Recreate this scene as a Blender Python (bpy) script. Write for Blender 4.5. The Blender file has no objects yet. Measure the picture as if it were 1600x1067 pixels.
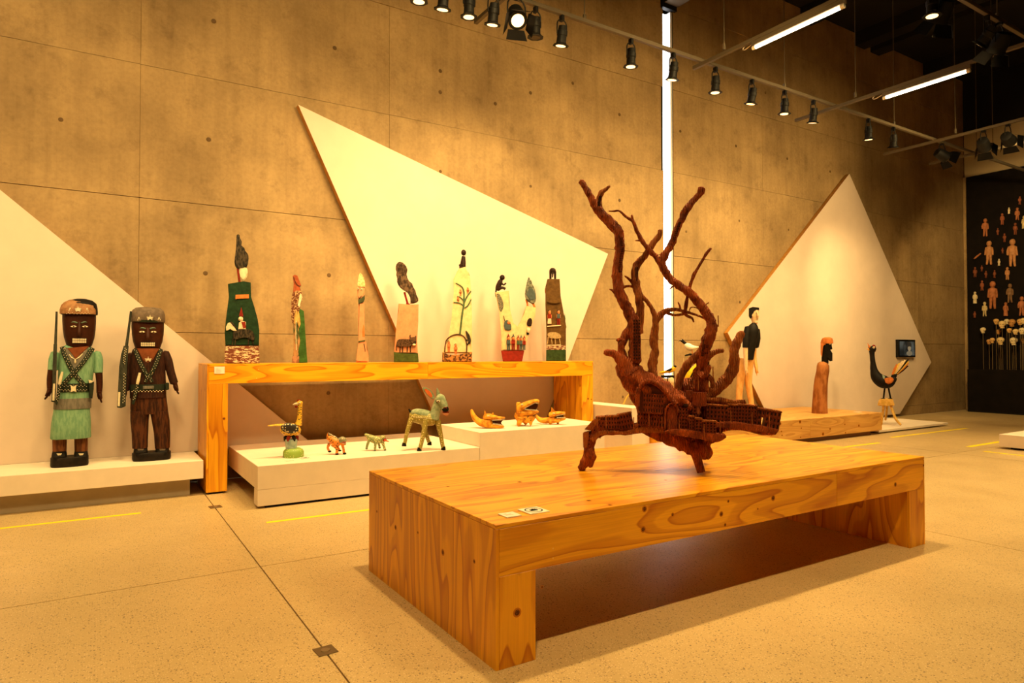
import bpy, bmesh, math, random
from mathutils import Vector, Matrix, noise
random.seed(7)
scene = bpy.context.scene
COL = scene.collection

# ---------------------------------------------------------------- camera
F = 1033.0; YAW = math.radians(32.12); PIT = math.radians(1.05); H = 1.35
cam_d = bpy.data.cameras.new('camera'); cam = bpy.data.objects.new('camera', cam_d)
COL.objects.link(cam); scene.camera = cam
cam_d.sensor_fit = 'HORIZONTAL'; cam_d.sensor_width = 36.0; cam_d.lens = 36.0 * F / 1600.0
cam_d.clip_start = 0.05; cam_d.clip_end = 100
cam.location = (0, 0, H); cam.rotation_euler = (math.pi / 2 + PIT, 0, -YAW)

# ---------------------------------------------------------------- world, exposure
w = bpy.data.worlds.new('world'); scene.world = w; w.use_nodes = True
w.node_tree.nodes['Background'].inputs[0].default_value = (1.0, 0.72, 0.36, 1)
w.node_tree.nodes['Background'].inputs[1].default_value = 0.06
scene.view_settings.view_transform = 'Standard'; scene.view_settings.look = 'None'
scene.view_settings.exposure = 0.25; scene.view_settings.gamma = 1.0
scene.view_settings.use_curve_mapping = False
WARM = (1.0, 0.68, 0.262)
SPOT_W = 170.0        # track spots washing the wall
ROOM_W = 480.0       # track spots over the floor

# ---------------------------------------------------------------- pixel <-> world
fw = Vector((math.sin(YAW) * math.cos(PIT), math.cos(YAW) * math.cos(PIT), math.sin(PIT)))
rt = Vector((math.cos(YAW), -math.sin(YAW), 0)); up = rt.cross(fw)
CAM = Vector((0, 0, H))
def ray(x, y): return fw + rt * ((x - 800) / F) - up * ((y - 533.5) / F)
def gz(x, y, z=0.0):
    d = ray(x, y); return CAM + d * ((z - H) / d.z)
def gy(x, y, Y):
    d = ray(x, y); return CAM + d * (Y / d.y)
def proj(p):
    d = Vector(p) - CAM; z = d.dot(fw); return 800 + F * d.dot(rt) / z, 533.5 - F * d.dot(up) / z
def gx(x, y, X):
    d = ray(x, y); return CAM + d * (X / d.x)

# ---------------------------------------------------------------- material helpers
def nt(name):
    m = bpy.data.materials.new(name); m.use_nodes = True
    n = m.node_tree.nodes; l = m.node_tree.links
    b = n['Principled BSDF']
    return m, n, l, b
def c4(c): return (c[0], c[1], c[2], 1.0)
def ramp(n, stops):
    r = n.new('ShaderNodeValToRGB')
    e = r.color_ramp.elements
    while len(e) < len(stops): e.new(0.5)
    for i, (p, c) in enumerate(stops):
        e[i].position = p; e[i].color = c4(c) if len(c) == 3 else c
    return r
def coords(n, l, scale=(1, 1, 1), rnd=False):
    tc = n.new('ShaderNodeTexCoord'); mp = n.new('ShaderNodeMapping')
    l.new(tc.outputs['Object'], mp.inputs['Vector']); mp.inputs['Scale'].default_value = scale
    if rnd:
        oi = n.new('ShaderNodeObjectInfo'); mu = n.new('ShaderNodeMath'); mu.operation = 'MULTIPLY'
        mu.inputs[1].default_value = 37.0; l.new(oi.outputs['Random'], mu.inputs[0])
        l.new(mu.outputs[0], mp.inputs['Location'])
    return mp
def noise_n(n, l, vec, scale, detail=3, rough=0.5):
    t = n.new('ShaderNodeTexNoise'); t.inputs['Scale'].default_value = scale
    t.inputs['Detail'].default_value = detail; t.inputs['Roughness'].default_value = rough
    l.new(vec.outputs[0], t.inputs['Vector']); return t
def mixc(n, l, fac, a, b, mode='MIX'):
    m = n.new('ShaderNodeMix'); m.data_type = 'RGBA'; m.blend_type = mode
    def s(i, v):
        if hasattr(v, 'is_output') or isinstance(v, bpy.types.NodeSocket): l.new(v, m.inputs[i])
        elif isinstance(v, (int, float)): m.inputs[i].default_value = v
        else: m.inputs[i].default_value = c4(v)
    s(0, fac); s(6, a); s(7, b)
    return m.outputs[2]
def math_n(n, l, op, a, b=None):
    m = n.new('ShaderNodeMath'); m.operation = op
    for i, v in enumerate((a, b)):
        if v is None: continue
        if isinstance(v, (int, float)): m.inputs[i].default_value = v
        else: l.new(v, m.inputs[i])
    return m.outputs[0]
def bump(n, l, b, h, strength=0.3, dist=0.01):
    bp = n.new('ShaderNodeBump'); bp.inputs['Strength'].default_value = strength
    bp.inputs['Distance'].default_value = dist; l.new(h, bp.inputs['Height']); l.new(bp.outputs[0], b.inputs['Normal'])
_M = {}
def paint(col, rough=0.6, var=0.18, scale=22.0, bmp=0.15):
    """painted / carved wood with slight blotches"""
    key = ('paint', tuple(round(c, 4) for c in col), rough, var, scale, bmp)
    if key in _M: return _M[key]
    m, n, l, b = nt('painted_wood'); v = coords(n, l, rnd=True)
    t = noise_n(n, l, v, scale, 4, 0.6)
    d = tuple(c * (1 - var * 1.6) for c in col); u = tuple(min(1, c * (1 + var)) for c in col)
    r = ramp(n, [(0.3, d), (0.7, u)]); l.new(t.outputs['Fac'], r.inputs[0])
    l.new(r.outputs[0], b.inputs['Base Color']); b.inputs['Roughness'].default_value = rough
    b.inputs['Specular IOR Level'].default_value = 0.15
    if bmp: bump(n, l, b, t.outputs['Fac'], bmp, 0.006)
    _M[key] = m; return m
def dots(base, spot, scale=60.0, thr=0.25, rough=0.55, rand=0.6, stretch=(1, 1, 1)):
    key = ('dots', base, spot, scale, thr, rough, rand, stretch)
    if key in _M: return _M[key]
    m, n, l, b = nt('dotted_paint'); v = coords(n, l, stretch)
    t = n.new('ShaderNodeTexVoronoi'); t.inputs['Scale'].default_value = scale
    t.inputs['Randomness'].default_value = rand; l.new(v.outputs[0], t.inputs['Vector'])
    k = math_n(n, l, 'LESS_THAN', t.outputs['Distance'], thr)
    l.new(mixc(n, l, k, base, spot), b.inputs['Base Color']); b.inputs['Roughness'].default_value = rough
    _M[key] = m; return m
def streaks(a, c, scale=30.0, stretch=(1, 1, 1), rough=0.65, lo=0.42, hi=0.58):
    key = ('streaks', a, c, scale, stretch, rough, lo, hi)
    if key in _M: return _M[key]
    m, n, l, b = nt('streaked_paint'); v = coords(n, l, stretch)
    t = noise_n(n, l, v, scale, 3, 0.6); r = ramp(n, [(lo, a), (hi, c)]); l.new(t.outputs['Fac'], r.inputs[0])
    l.new(r.outputs[0], b.inputs['Base Color']); b.inputs['Roughness'].default_value = rough
    b.inputs['Specular IOR Level'].default_value = 0.15
    bump(n, l, b, t.outputs['Fac'], 0.25, 0.004)
    _M[key] = m; return m
def plain(name, col, rough=0.5, metal=0.0):
    m, n, l, b = nt(name); b.inputs['Base Color'].default_value = c4(col)
    b.inputs['Roughness'].default_value = rough; b.inputs['Metallic'].default_value = metal
    b.inputs['Specular IOR Level'].default_value = 0.2; return m
def emit(name, col, s):
    m, n, l, b = nt(name); b.inputs['Base Color'].default_value = c4(col)
    b.inputs['Emission Color'].default_value = c4(col); b.inputs['Emission Strength'].default_value = s; return m
def plywood(axis, light=(0.97, 0.45, 0.014), dark=(0.60, 0.180, 0.004), rough=0.34, knots=False):
    m, n, l, b = nt('plywood_grain_' + axis)
    sc = {'x': (0.42, 2.6, 2.6), 'z': (2.6, 2.6, 0.42), 'y': (2.6, 0.42, 2.6)}[axis]
    v = coords(n, l, sc, rnd=True)
    t = noise_n(n, l, v, 1.7, 1.5, 0.45)
    k = math_n(n, l, 'FRACT', math_n(n, l, 'MULTIPLY', t.outputs['Fac'], 9.0))
    mid = tuple((x + y) / 2 for x, y in zip(light, dark))
    r = ramp(n, [(0.0, light), (0.38, light), (0.50, tuple(0.62 * x + 0.38 * y for x, y in zip(light, dark))), (0.80, mid), (0.95, dark), (1.0, light)]); l.new(k, r.inputs[0])
    fs = {'x': (3, 120, 120), 'z': (120, 120, 3), 'y': (120, 3, 120)}[axis]
    v2 = coords(n, l, fs); t2 = noise_n(n, l, v2, 1.0, 2, 0.5)
    r2 = ramp(n, [(0.3, (0.86, 0.83, 0.78)), (0.7, (1, 1, 1))]); l.new(t2.outputs['Fac'], r2.inputs[0])
    col = mixc(n, l, 1.0, r.outputs[0], r2.outputs[0], 'MULTIPLY')
    v3 = coords(n, l, {'x': (0.35, 1, 1), 'z': (1, 1, 0.35), 'y': (1, 0.35, 1)}[axis], rnd=True)
    t3 = noise_n(n, l, v3, 2.3, 2, 0.5); r3 = ramp(n, [(0.3, (0.80, 0.74, 0.66)), (0.65, (1, 1, 1))]); l.new(t3.outputs['Fac'], r3.inputs[0])
    col = mixc(n, l, 1.0, col, r3.outputs[0], 'MULTIPLY')
    if knots:
        v4 = coords(n, l, {'x': (0.7, 1, 1), 'z': (1, 1, 0.7), 'y': (1, 0.7, 1)}[axis], rnd=True)
        vo = n.new('ShaderNodeTexVoronoi'); vo.inputs['Scale'].default_value = 3.4; l.new(v4.outputs[0], vo.inputs['Vector'])
        kn = math_n(n, l, 'LESS_THAN', vo.outputs['Distance'], 0.075)
        col = mixc(n, l, kn, col, (0.10, 0.03, 0.006))
    l.new(col, b.inputs['Base Color']); b.inputs['Roughness'].default_value = rough
    b.inputs['Specular IOR Level'].default_value = 0.35
    return m
def concrete(name, a, c, rough=0.75, streak=True):
    m, n, l, b = nt(name); v = coords(n, l)
    t = noise_n(n, l, v, 0.9, 6, 0.62); r = ramp(n, [(0.3, a), (0.68, c)]); l.new(t.outputs['Fac'], r.inputs[0])
    v2 = coords(n, l, (9, 9, 0.5), rnd=True); t2 = noise_n(n, l, v2, 1.0, 4, 0.6)
    r2 = ramp(n, [(0.3, (0.84, 0.82, 0.80)), (0.62, (1, 1, 1))]); l.new(t2.outputs['Fac'], r2.inputs[0])
    col = mixc(n, l, 1.0, r.outputs[0], r2.outputs[0], 'MULTIPLY')
    t3 = noise_n(n, l, v, 24.0, 4, 0.6); r3 = ramp(n, [(0.34, (0.80, 0.78, 0.75)), (0.6, (1, 1, 1))]); l.new(t3.outputs['Fac'], r3.inputs[0])
    col = mixc(n, l, 0.6, col, r3.outputs[0], 'MULTIPLY')
    vv = coords(n, l, (1.2, 1.2, 1.2), rnd=True); t4 = noise_n(n, l, vv, 3.0, 5, 0.7)
    r4 = ramp(n, [(0.28, (0.60, 0.56, 0.52)), (0.46, (1, 1, 1))]); l.new(t4.outputs['Fac'], r4.inputs[0])
    col = mixc(n, l, 0.7, col, r4.outputs[0], 'MULTIPLY')
    l.new(col, b.inputs['Base Color']); b.inputs['Roughness'].default_value = rough
    bump(n, l, b, t3.outputs['Fac'], 0.12, 0.006); return m
def floor_mat():
    m, n, l, b = nt('ground_concrete'); v = coords(n, l)
    t = noise_n(n, l, v, 0.7, 5, 0.6)
    r = ramp(n, [(0.3, (0.49, 0.345, 0.160)), (0.7, (0.62, 0.445, 0.215))]); l.new(t.outputs['Fac'], r.inputs[0])
    col = r.outputs[0]
    for sc, th, dk in ((85.0, 0.27, (0.16, 0.10, 0.05)), (48.0, 0.21, (0.09, 0.055, 0.03)), (110.0, 0.28, (0.78, 0.62, 0.38))):
        vo = n.new('ShaderNodeTexVoronoi'); vo.inputs['Scale'].default_value = sc; l.new(v.outputs[0], vo.inputs['Vector'])
        sp = n.new('ShaderNodeSeparateColor'); l.new(vo.outputs['Color'], sp.inputs[0])
        k1 = math_n(n, l, 'LESS_THAN', vo.outputs['Distance'], th)
        k2 = math_n(n, l, 'LESS_THAN', sp.outputs[0], 0.55)
        col = mixc(n, l, math_n(n, l, 'MULTIPLY', math_n(n, l, 'MULTIPLY', k1, k2), 0.75), col, dk)
    l.new(col, b.inputs['Base Color'])
    t2 = noise_n(n, l, v, 2.5, 4, 0.6); r2 = ramp(n, [(0.3, (0.30, 0.30, 0.30)), (0.7, (0.46, 0.46, 0.46))])
    l.new(t2.outputs['Fac'], r2.inputs[0]); l.new(r2.outputs[0], b.inputs['Roughness'])
    return m

MAT_CONC = concrete('board_marked_concrete', (0.235, 0.148, 0.060), (0.46, 0.308, 0.138))
MAT_CONC_JOINT = plain('concrete_joint', (0.17, 0.10, 0.045), 0.9)
MAT_FLOOR = floor_mat()
MAT_JOINT = plain('floor_joint', (0.20, 0.10, 0.045), 0.8)
MAT_PX = plywood('x'); MAT_PZ = plywood('z'); MAT_PY = plywood('y')
MAT_PXP = plywood('x', (0.82, 0.47, 0.13), (0.62, 0.29, 0.07), 0.5)
MAT_WHITE = paint((0.84, 0.72, 0.59), 0.55, 0.03, 6.0, 0)
MAT_BOARD = paint((0.71, 0.575, 0.47), 0.6, 0.03, 3.0, 0)
MAT_EDGE = plywood('z', (0.62, 0.30, 0.06), (0.48, 0.20, 0.03), 0.5, False)
MAT_BLACK = plain('black_metal', (0.004, 0.0035, 0.003), 0.6)
MAT_DARK = plain('dark_ceiling', (0.010, 0.008, 0.007), 0.9)
MAT_STEEL = plain('galvanised_steel', (0.105, 0.08, 0.05), 0.55, 0.3)
MAT_CARD = paint((0.80, 0.74, 0.62), 0.6, 0.03, 8.0, 0)

# ---------------------------------------------------------------- mesh helpers
def obj(name, bm, mat, parent=None, scale=None, smooth=True, angle=40.0):
    if scale: bmesh.ops.scale(bm, vec=(scale,) * 3, verts=bm.verts)
    bmesh.ops.recalc_face_normals(bm, faces=bm.faces)
    me = bpy.data.meshes.new(name); bm.to_mesh(me); bm.free()
    if smooth and len(me.polygons):
        me.shade_smooth()
        me.set_sharp_from_angle(angle=math.radians(angle))
    if mat: me.materials.append(mat)
    o = bpy.data.objects.new(name, me); COL.objects.link(o)
    if parent: o.parent = parent
    return o
def tag(o, label, cat, group=None):
    o['label'] = label; o['category'] = cat
    if group: o['group'] = group
    return o
def thing(name, label, cat, loc, rotz=0.0, group=None):
    o = bpy.data.objects.new(name, None); COL.objects.link(o); o.empty_display_size = 0.1
    o.location = loc; o.rotation_euler = (0, 0, rotz); tag(o, label, cat, group); return o
def struct(name, bm, mat, parent=None, **kw):
    o = obj(name, bm, mat, parent, **kw)
    if not parent: o['kind'] = 'structure'
    return o
def box(bm, x0, x1, y0, y1, z0, z1, bev=0.0, seg=1):
    vs = [bm.verts.new(p) for p in ((x0, y0, z0), (x1, y0, z0), (x1, y1, z0), (x0, y1, z0), (x0, y0, z1), (x1, y0, z1), (x1, y1, z1), (x0, y1, z1))]
    fs = [bm.faces.new([vs[i] for i in q]) for q in ((3, 2, 1, 0), (4, 5, 6, 7), (0, 1, 5, 4), (1, 2, 6, 5), (2, 3, 7, 6), (3, 0, 4, 7))]
    if bev:
        es = list({e for f in fs for e in f.edges})
        bmesh.ops.bevel(bm, geom=es, offset=bev, segments=seg, affect='EDGES')
    return bm
def B(*a, **k): return box(bmesh.new(), *a, **k)
def cyl(bm, p0, p1, r0, r1=None, n=12, cap=True):
    return tube(bm, [(p0, r0), (p1, r0 if r1 is None else r1)], n, cap)
def tube(bm, pts, n=10, cap=True, flat=None, rough=0.0, seed=0.0, round_end=False):
    """pts: [(Vector, radius)] ; flat=(fx, fy): squash of the section"""
    P = [Vector(p) for p, r in pts]; R = [r for p, r in pts]
    rings = []; ref = None
    for i, p in enumerate(P):
        a = P[max(i - 1, 0)]; c = P[min(i + 1, len(P) - 1)]; t = (c - a)
        if t.length < 1e-9: t = Vector((0, 0, 1))
        t.normalize()
        if ref is None:
            ref = Vector((0, 1, 0)) if abs(t.y) < 0.9 else Vector((1, 0, 0))
        u = (ref - t * ref.dot(t))
        if u.length < 1e-6: u = Vector((1, 0, 0)) - t * t.x
        u.normalize(); v = t.cross(u); ref = u
        fx, fy = flat if flat else (1, 1)
        ring = []
        for k in range(n):
            an = 2 * math.pi * k / n
            q = u * (math.cos(an) * R[i] * fy) + v * (math.sin(an) * R[i] * fx)
            if rough:
                q *= 1 + rough * noise.noise((p + q) * 0.16 + Vector((seed, 0, 0)))
            ring.append(bm.verts.new(p + q))
        rings.append(ring)
    for a, c in zip(rings, rings[1:]):
        for k in range(n):
            bm.faces.new((a[k], a[(k + 1) % n], c[(k + 1) % n], c[k]))
    if cap:
        for ring, p, tip in ((rings[0], P[0], P[0] - P[1] if len(P) > 1 else Vector((0, 0, -1))), (rings[-1], P[-1], P[-1] - P[-2])):
            if round_end:
                r = (ring[0].co - p).length; ct = bm.verts.new(p + tip.normalized() * r * 0.55)
                for k in range(n): bm.faces.new((ring[k], ring[(k + 1) % n], ct))
            else: bm.faces.new(ring)
    return bm
def smooth_path(pts, sub=4):
    """Catmull-Rom through (Vector, r)"""
    out = []; n = len(pts)
    for i in range(n - 1):
        p0 = pts[max(i - 1, 0)]; p1 = pts[i]; p2 = pts[i + 1]; p3 = pts[min(i + 2, n - 1)]
        for k in range(sub):
            t = k / sub; t2 = t * t; t3 = t2 * t
            q = 0.5 * ((2 * p1[0]) + (-p0[0] + p2[0]) * t + (2 * p0[0] - 5 * p1[0] + 4 * p2[0] - p3[0]) * t2 + (-p0[0] + 3 * p1[0] - 3 * p2[0] + p3[0]) * t3)
            out.append((q, p1[1] + (p2[1] - p1[1]) * t))
    out.append(pts[-1]); return out
def loft(bm, rings, n=20, cap=True):
    """rings: (x, y, z, a, b, power) horizontal superellipses"""
    R = []
    for (x, y, z, a, b, *pw) in rings:
        e = 2.0 / (pw[0] if pw else 2.0); ring = []
        for k in range(n):
            t = 2 * math.pi * k / n; c, s = math.cos(t), math.sin(t)
            ring.append(bm.verts.new((x + a * math.copysign(abs(c) ** e, c), y + b * math.copysign(abs(s) ** e, s), z)))
        R.append(ring)
    for p, q in zip(R, R[1:]):
        for k in range(n): bm.faces.new((p[k], p[(k + 1) % n], q[(k + 1) % n], q[k]))
    if cap: bm.faces.new(R[0]); bm.faces.new(R[-1])
    return bm
def blob(bm, c, r, rot=0.0, u=14, v=9):
    """ellipsoid; rot turns it in the x-z plane"""
    r = (r, r, r) if isinstance(r, (int, float)) else r
    M = Matrix.Translation(Vector(c)) @ Matrix.Rotation(rot, 4, 'Y') @ Matrix.Diagonal((r[0], r[1], r[2], 1))
    bmesh.ops.create_uvsphere(bm, u_segments=u, v_segments=v, radius=1.0, matrix=M); return bm
def slab(bm, outline, y0, y1, bev=0.0, seg=2):
    """outline: [(x, z)], extruded from depth y0 to y1"""
    a = [bm.verts.new((x, y0, z)) for x, z in outline]; c = [bm.verts.new((x, y1, z)) for x, z in outline]
    n = len(a); f0 = bm.faces.new(a); f1 = bm.faces.new(list(reversed(c)))
    for i in range(n): bm.faces.new((a[i], c[i], c[(i + 1) % n], a[(i + 1) % n]))
    if bev:
        es = [e for e in set(f0.edges) | set(f1.edges)]
        bmesh.ops.bevel(bm, geom=es, offset=bev, segments=seg, affect='EDGES', clamp_overlap=True)
    ng = [f for f in bm.faces if len(f.verts) > 4]
    bmesh.ops.triangulate(bm, faces=ng)
    return bm
def round_poly(pts, sub=3):
    """closed Catmull-Rom"""
    n = len(pts); out = []
    V = [Vector((p[0], p[1])) for p in pts]
    for i in range(n):
        p0, p1, p2, p3 = V[i - 1], V[i], V[(i + 1) % n], V[(i + 2) % n]
        for k in range(sub):
            t = k / sub; t2 = t * t; t3 = t2 * t
            q = 0.5 * ((2 * p1) + (-p0 + p2) * t + (2 * p0 - 5 * p1 + 4 * p2 - p3) * t2 + (-p0 + 3 * p1 - 3 * p2 + p3) * t3)
            out.append((q.x, q.y))
    return out

class K:
    """A free-standing piece drawn in photograph pixels at its own real distance.
    Base pixel (bx, by) stands on the world point p; one unit = one pixel there."""
    def __init__(s, bx, by, p):
        s.bx, s.by = bx, by; s.p = Vector(p); s.zc = (s.p - CAM).dot(fw); s.s = s.zc / F
        s.w = CAM + ray(bx, by) * s.zc
        r_ = ray(bx, by); s.a = Vector((r_.x, r_.y, 0)).normalized(); s.x = Vector((s.a.y, -s.a.x, 0)); s.rot = -math.atan2(s.a.x, s.a.y)
    @classmethod
    def at(cls, px, Y, z):
        """stands at image column px on a surface of height z, Y metres out"""
        d = ray(px, 533.5); q = CAM + d * (Y / d.y); q.z = z; bx, by = proj(q); return cls(bx, by, q)
    def P(s, x, y, d=0.0):
        """local point seen at pixel (x, y), d units behind the upright plane through the base"""
        r_ = ray(x, y); q = (CAM + r_ * (((s.w - CAM).dot(s.a) + d * s.s) / r_.dot(s.a)) - s.w) / s.s
        return Vector((q.dot(s.x), q.dot(s.a), q.z))
    def thing(s, name, label, cat, group=None):
        return thing(name, label, cat, s.p, s.rot, group)
    def T(s, pts, sub=3):
        v = [(s.P(q[0], q[1], q[3] if len(q) > 3 else 0.0), q[2]) for q in pts]
        return smooth_path(v, sub) if len(v) > 2 and sub else v
    def O(s, pts, rnd=0):
        v = [(s.P(x, y).x, s.P(x, y).z) for x, y in pts]
        return round_poly(v, rnd) if rnd else v
    def add(s, name, bm, mat, parent, **kw): return obj(name, bm, mat, parent, scale=s.s, **kw)
    def tube(s, name, pts, mat, parent, n=10, sub=3, bm=None, **kw):
        return s.add(name, tube(bmesh.new(), s.T(pts, sub), n, **kw), mat, parent)
    def slab(s, name, pts, d0, d1, mat, parent, bev=1.0, rnd=0, **kw):
        return s.add(name, slab(bmesh.new(), s.O(pts, rnd), d0, d1, bev), mat, parent, **kw)
    def blob(s, name, x, y, d, r, mat, parent, rot=0.0):
        return s.add(name, blob(bmesh.new(), s.P(x, y, d), r, rot), mat, parent)
    def box(s, name, x0, x1, y0, y1, d0, d1, mat, parent, bev=0.4):
        a = s.P(x0, y1); c = s.P(x1, y0)
        return s.add(name, B(a.x, c.x, d0, d1, a.z, c.z, bev), mat, parent)
def ground(t, zs):
    """lets a thing rest exactly on the surface below it"""
    lo = min(v.co.z for o in t.children_recursive if o.type == 'MESH' for v in o.data.vertices)
    t.location.z = zs + .0004 - lo
def zc(ox, oy, sc):
    """reads coordinates noted on an enlarged crop"""
    def f(*pts): return [(ox + p[0] / sc, oy + p[1] / sc) + tuple(p[2:]) for p in pts]
    return f

# ================================================================ THE HALL
YW = 7.70; XE = 17.80; XL = -6.5; YB = -6.0; ZC = 7.98
# ---- floor of sawn concrete bays
fl = struct('floor', B(XL, XE, YB, YW, -0.25, -0.02), MAT_JOINT, smooth=False)
xs = [XL, -3.60, 0.89, 5.37, 9.85, 14.3, XE]; ys = [YB, 0.10, 4.42, YW]
g = 0.004
for i in range(len(xs) - 1):
    for j in range(len(ys) - 1):
        obj('floor_bay', B(xs[i] + g, xs[i + 1] - g, ys[j] + g, ys[j + 1] - g, -0.02, 0.0), MAT_FLOOR, fl, smooth=False)
# ---- long concrete wall of shuttered panels with a window slot
WX0, WX1, WZ0, WZ1 = 7.725, 7.95, 0.95, 6.95
bm = bmesh.new()
for a in ((XL, WX0 - .05, 0, ZC), (WX1 + .05, XE + .3, 0, ZC), (WX0 - .05, WX1 + .05, 0, WZ0), (WX0 - .05, WX1 + .05, WZ1, ZC)):
    box(bm, a[0], a[1], YW + 0.03, YW + 0.35, a[2], a[3])
wall = struct('wall_back', bm, MAT_CONC_JOINT, smooth=False)
cols = [XL, -5.0, -2.33, 0.35, 3.04, 5.86, WX0, WX1, 10.21, 12.88, 15.55, XE]
rows = [0.0, 0.20, 1.57, 2.94, 4.31, 5.67, 7.02, ZC]
holes = bmesh.new()
rr = random.Random(3)
for i in range(len(cols) - 1):
    for j in range(len(rows) - 1):
        x0, x1, z0, z1 = cols[i], cols[i + 1], rows[j], rows[j + 1]
        slot = abs(x0 - WX0) < 1e-6
        if slot and not (z0 < WZ0 or z1 > WZ1): continue
        if slot and z1 > WZ0 and z0 < WZ0: z1 = WZ0
        if slot and z0 < WZ1 and z1 > WZ1: z0 = WZ1
        pr_ = rr.uniform(-0.002, 0.003)
        if j >= 4: pr_ -= 0.006
        obj('concrete_panel', B(x0 + .0008, x1 - .0008, YW - pr_, YW + 0.04, z0 + .0025, z1 - .0025, 0.002), MAT_CONC, wall, smooth=False)
tie_disc = bmesh.new(); cyl(tie_disc, (0, 0, 0), (0, -0.004, 0), 0.025, 0.018, 14)
tie_disc_me = None
MAT_TIE_SHADE = plain('tie_hole_shade', (0.13, 0.078, 0.036), 0.9)  # raised discs darkened to imitate the shade in recessed tie holes
for (px, py) in ((95, 187), (334, 33), (326, 218), (688, 111), (523, 75), (688, 144), (829, 145), (968, 179), (829, 291), (688, 268), (968, 313), (514, 430), (973, 620), (513, 614), (1063, 205), (1150, 228), (1156, 472), (1155, 345), (1230, 248), (1297, 268), (1232, 359), (1196, 145), (1065, 330), (895, 130), (774, 162), (1150, 110), (1072, 362), (321, 427)):
    c = gy(px, py, YW)
    if tie_disc_me is None:
        o = obj('tie_hole', tie_disc, MAT_TIE_SHADE, wall); tie_disc_me = o.data
    else:
        o = bpy.data.objects.new('tie_hole', tie_disc_me); COL.objects.link(o); o.parent = wall
    o.location = (c.x, YW - 0.0005, c.z)
# window slot: steel frame and a diffusing daylight pane
win = struct('window_1', B(WX0 - .045, WX0, YW + .005, YW + .3, WZ0, WZ1, 0.004), MAT_BLACK)
obj('window_frame', B(WX1, WX1 + .045, YW + .005, YW + .3, WZ0, WZ1, 0.004), MAT_BLACK, win)
obj('window_head', B(WX0 - .045, WX1 + .045, YW - .05, YW + .3, WZ1, WZ1 + .16, 0.004), MAT_BLACK, win)
obj('window_sill', B(WX0, WX1, YW + .005, YW + .3, WZ0 - .03, WZ0, 0.002), MAT_BLACK, win)
obj('window_reveal', B(WX1 - .045, WX1 - .0005, YW + .02, YW + .11, WZ0 + .001, WZ1 - .001), plain('white_reveal', (0.75, 0.74, 0.74), 0.5), win)
obj('pane', B(WX0 + .001, WX1 - .001, YW + .12, YW + .14, WZ0 + .001, WZ1 - .001), emit('daylight_pane', (0.93, 0.96, 1.0), 7.0), win)
obj('steel_bracket', B(WX0 - .02, WX1 + .06, YW - 1.9, YW - .05, WZ1 + .07, WZ1 + .17, 0.004), MAT_STEEL, win)
# ---- end wall, black below, plain above
ew = struct('wall_right', B(XE, XE + .3, YB, YW + .35, 0, ZC), MAT_DARK, smooth=False)
MAT_BLK = paint((0.006, 0.0035, 0.0025), 0.85, 0.3, 5.0, 0)
obj('black_panel', B(XE - .06, XE - .001, YB, YW - .06, 0.03, 5.60), MAT_BLK, ew, smooth=False)
obj('plaster_band', B(XE - .03, XE - .001, YB, YW - .02, 5.60, 6.72), paint((0.42, 0.33, 0.20), 0.8, 0.05, 2.0, 0), ew, smooth=False)
struct('trim_1', B(XE - .10, XE - .061, YW - .07, YW - .012, 0.0, 5.6, 0.004), MAT_CONC)
struct('baseboard_right', B(XE - .10, XE - .061, YB, YW - .08, 0.0, 0.03, 0.003), plain('wood_strip', (0.30, 0.17, 0.06), 0.5))
struct('wall_left', B(XL - .3, XL, YB, YW + .35, 0, ZC), MAT_CONC, smooth=False)
struct('wall_front', B(XL, XE, YB - .3, YB, 0, ZC), MAT_CONC, smooth=False)
ce = struct('ceiling', B(XL - .3, XE + .3, YB - .3, YW + .35, ZC, ZC + .2), MAT_DARK, smooth=False)
for x in (-4.2, -1.6, 1.0, 3.6, 6.2, 8.8, 11.35, 13.2, 13.75, 15.9):
    obj('ceiling_beam', B(x, x + .32, YB, YW - .01, 7.70, ZC), MAT_DARK, ce, smooth=False)

# ---- floor marks
MAT_TAPE = plain('yellow_tape', (0.95, 0.74, 0.0), 0.5)
def tape(a, c, label, wd=0.045):
    a = Vector((a[0], a[1], 0)); c = Vector((c[0], c[1], 0)); t = (c - a).normalized(); nn = Vector((-t.y, t.x, 0)) * wd / 2
    bm = bmesh.new(); lo = [bm.verts.new(p) for p in (a - nn, c - nn, c + nn, a + nn)]
    hi = [bm.verts.new(v.co + Vector((0, 0, 0.0012))) for v in lo]
    bm.faces.new(hi); bm.faces.new(lo[::-1])
    for i in range(4): bm.faces.new((lo[i], lo[(i + 1) % 4], hi[(i + 1) % 4], hi[i]))
    tag(obj('floor_tape', bm, MAT_TAPE, smooth=False), label, 'tape', 'yellow floor tapes')
tape((-2.2, 6.46), (0.33, 6.44), 'yellow tape on the floor before the two carved soldiers')
tape((1.16, 5.54), (4.6, 5.46), 'yellow tape on the floor before the white platform of animals')
tape((10.85, 5.80), (13.36, 5.78), 'yellow tape on the floor before the low white board with the black bird', 0.06)
tape((8.4, 5.58), (10.05, 5.545), 'yellow tape on the floor before the low plywood platform', 0.06)
tape((10.70, 4.62), (11.75, 4.63), 'yellow tape on the floor behind the white plinth at the black wall', 0.07)
tape((10.40, 4.30), (10.38, 3.75), 'yellow tape along the short side of the white plinth at the black wall', 0.07)
def floor_box(x, y, w_, label):
    t = thing('floor_box', label, 'floor box', (x, y, 0), math.radians(4), 'steel floor boxes')
    obj('plate', B(-w_, w_, -w_, w_, 0, 0.004, 0.001), plain('brushed_plate', (0.17, 0.115, 0.06), 0.45, 0.6), t)
    bm = bmesh.new(); cyl(bm, (0, 0, .004), (0, 0, .007), .022, .020, 20); obj('lid', bm, plain('plate_lid', (0.25, 0.18, 0.10), 0.4, 0.6), t)
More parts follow.
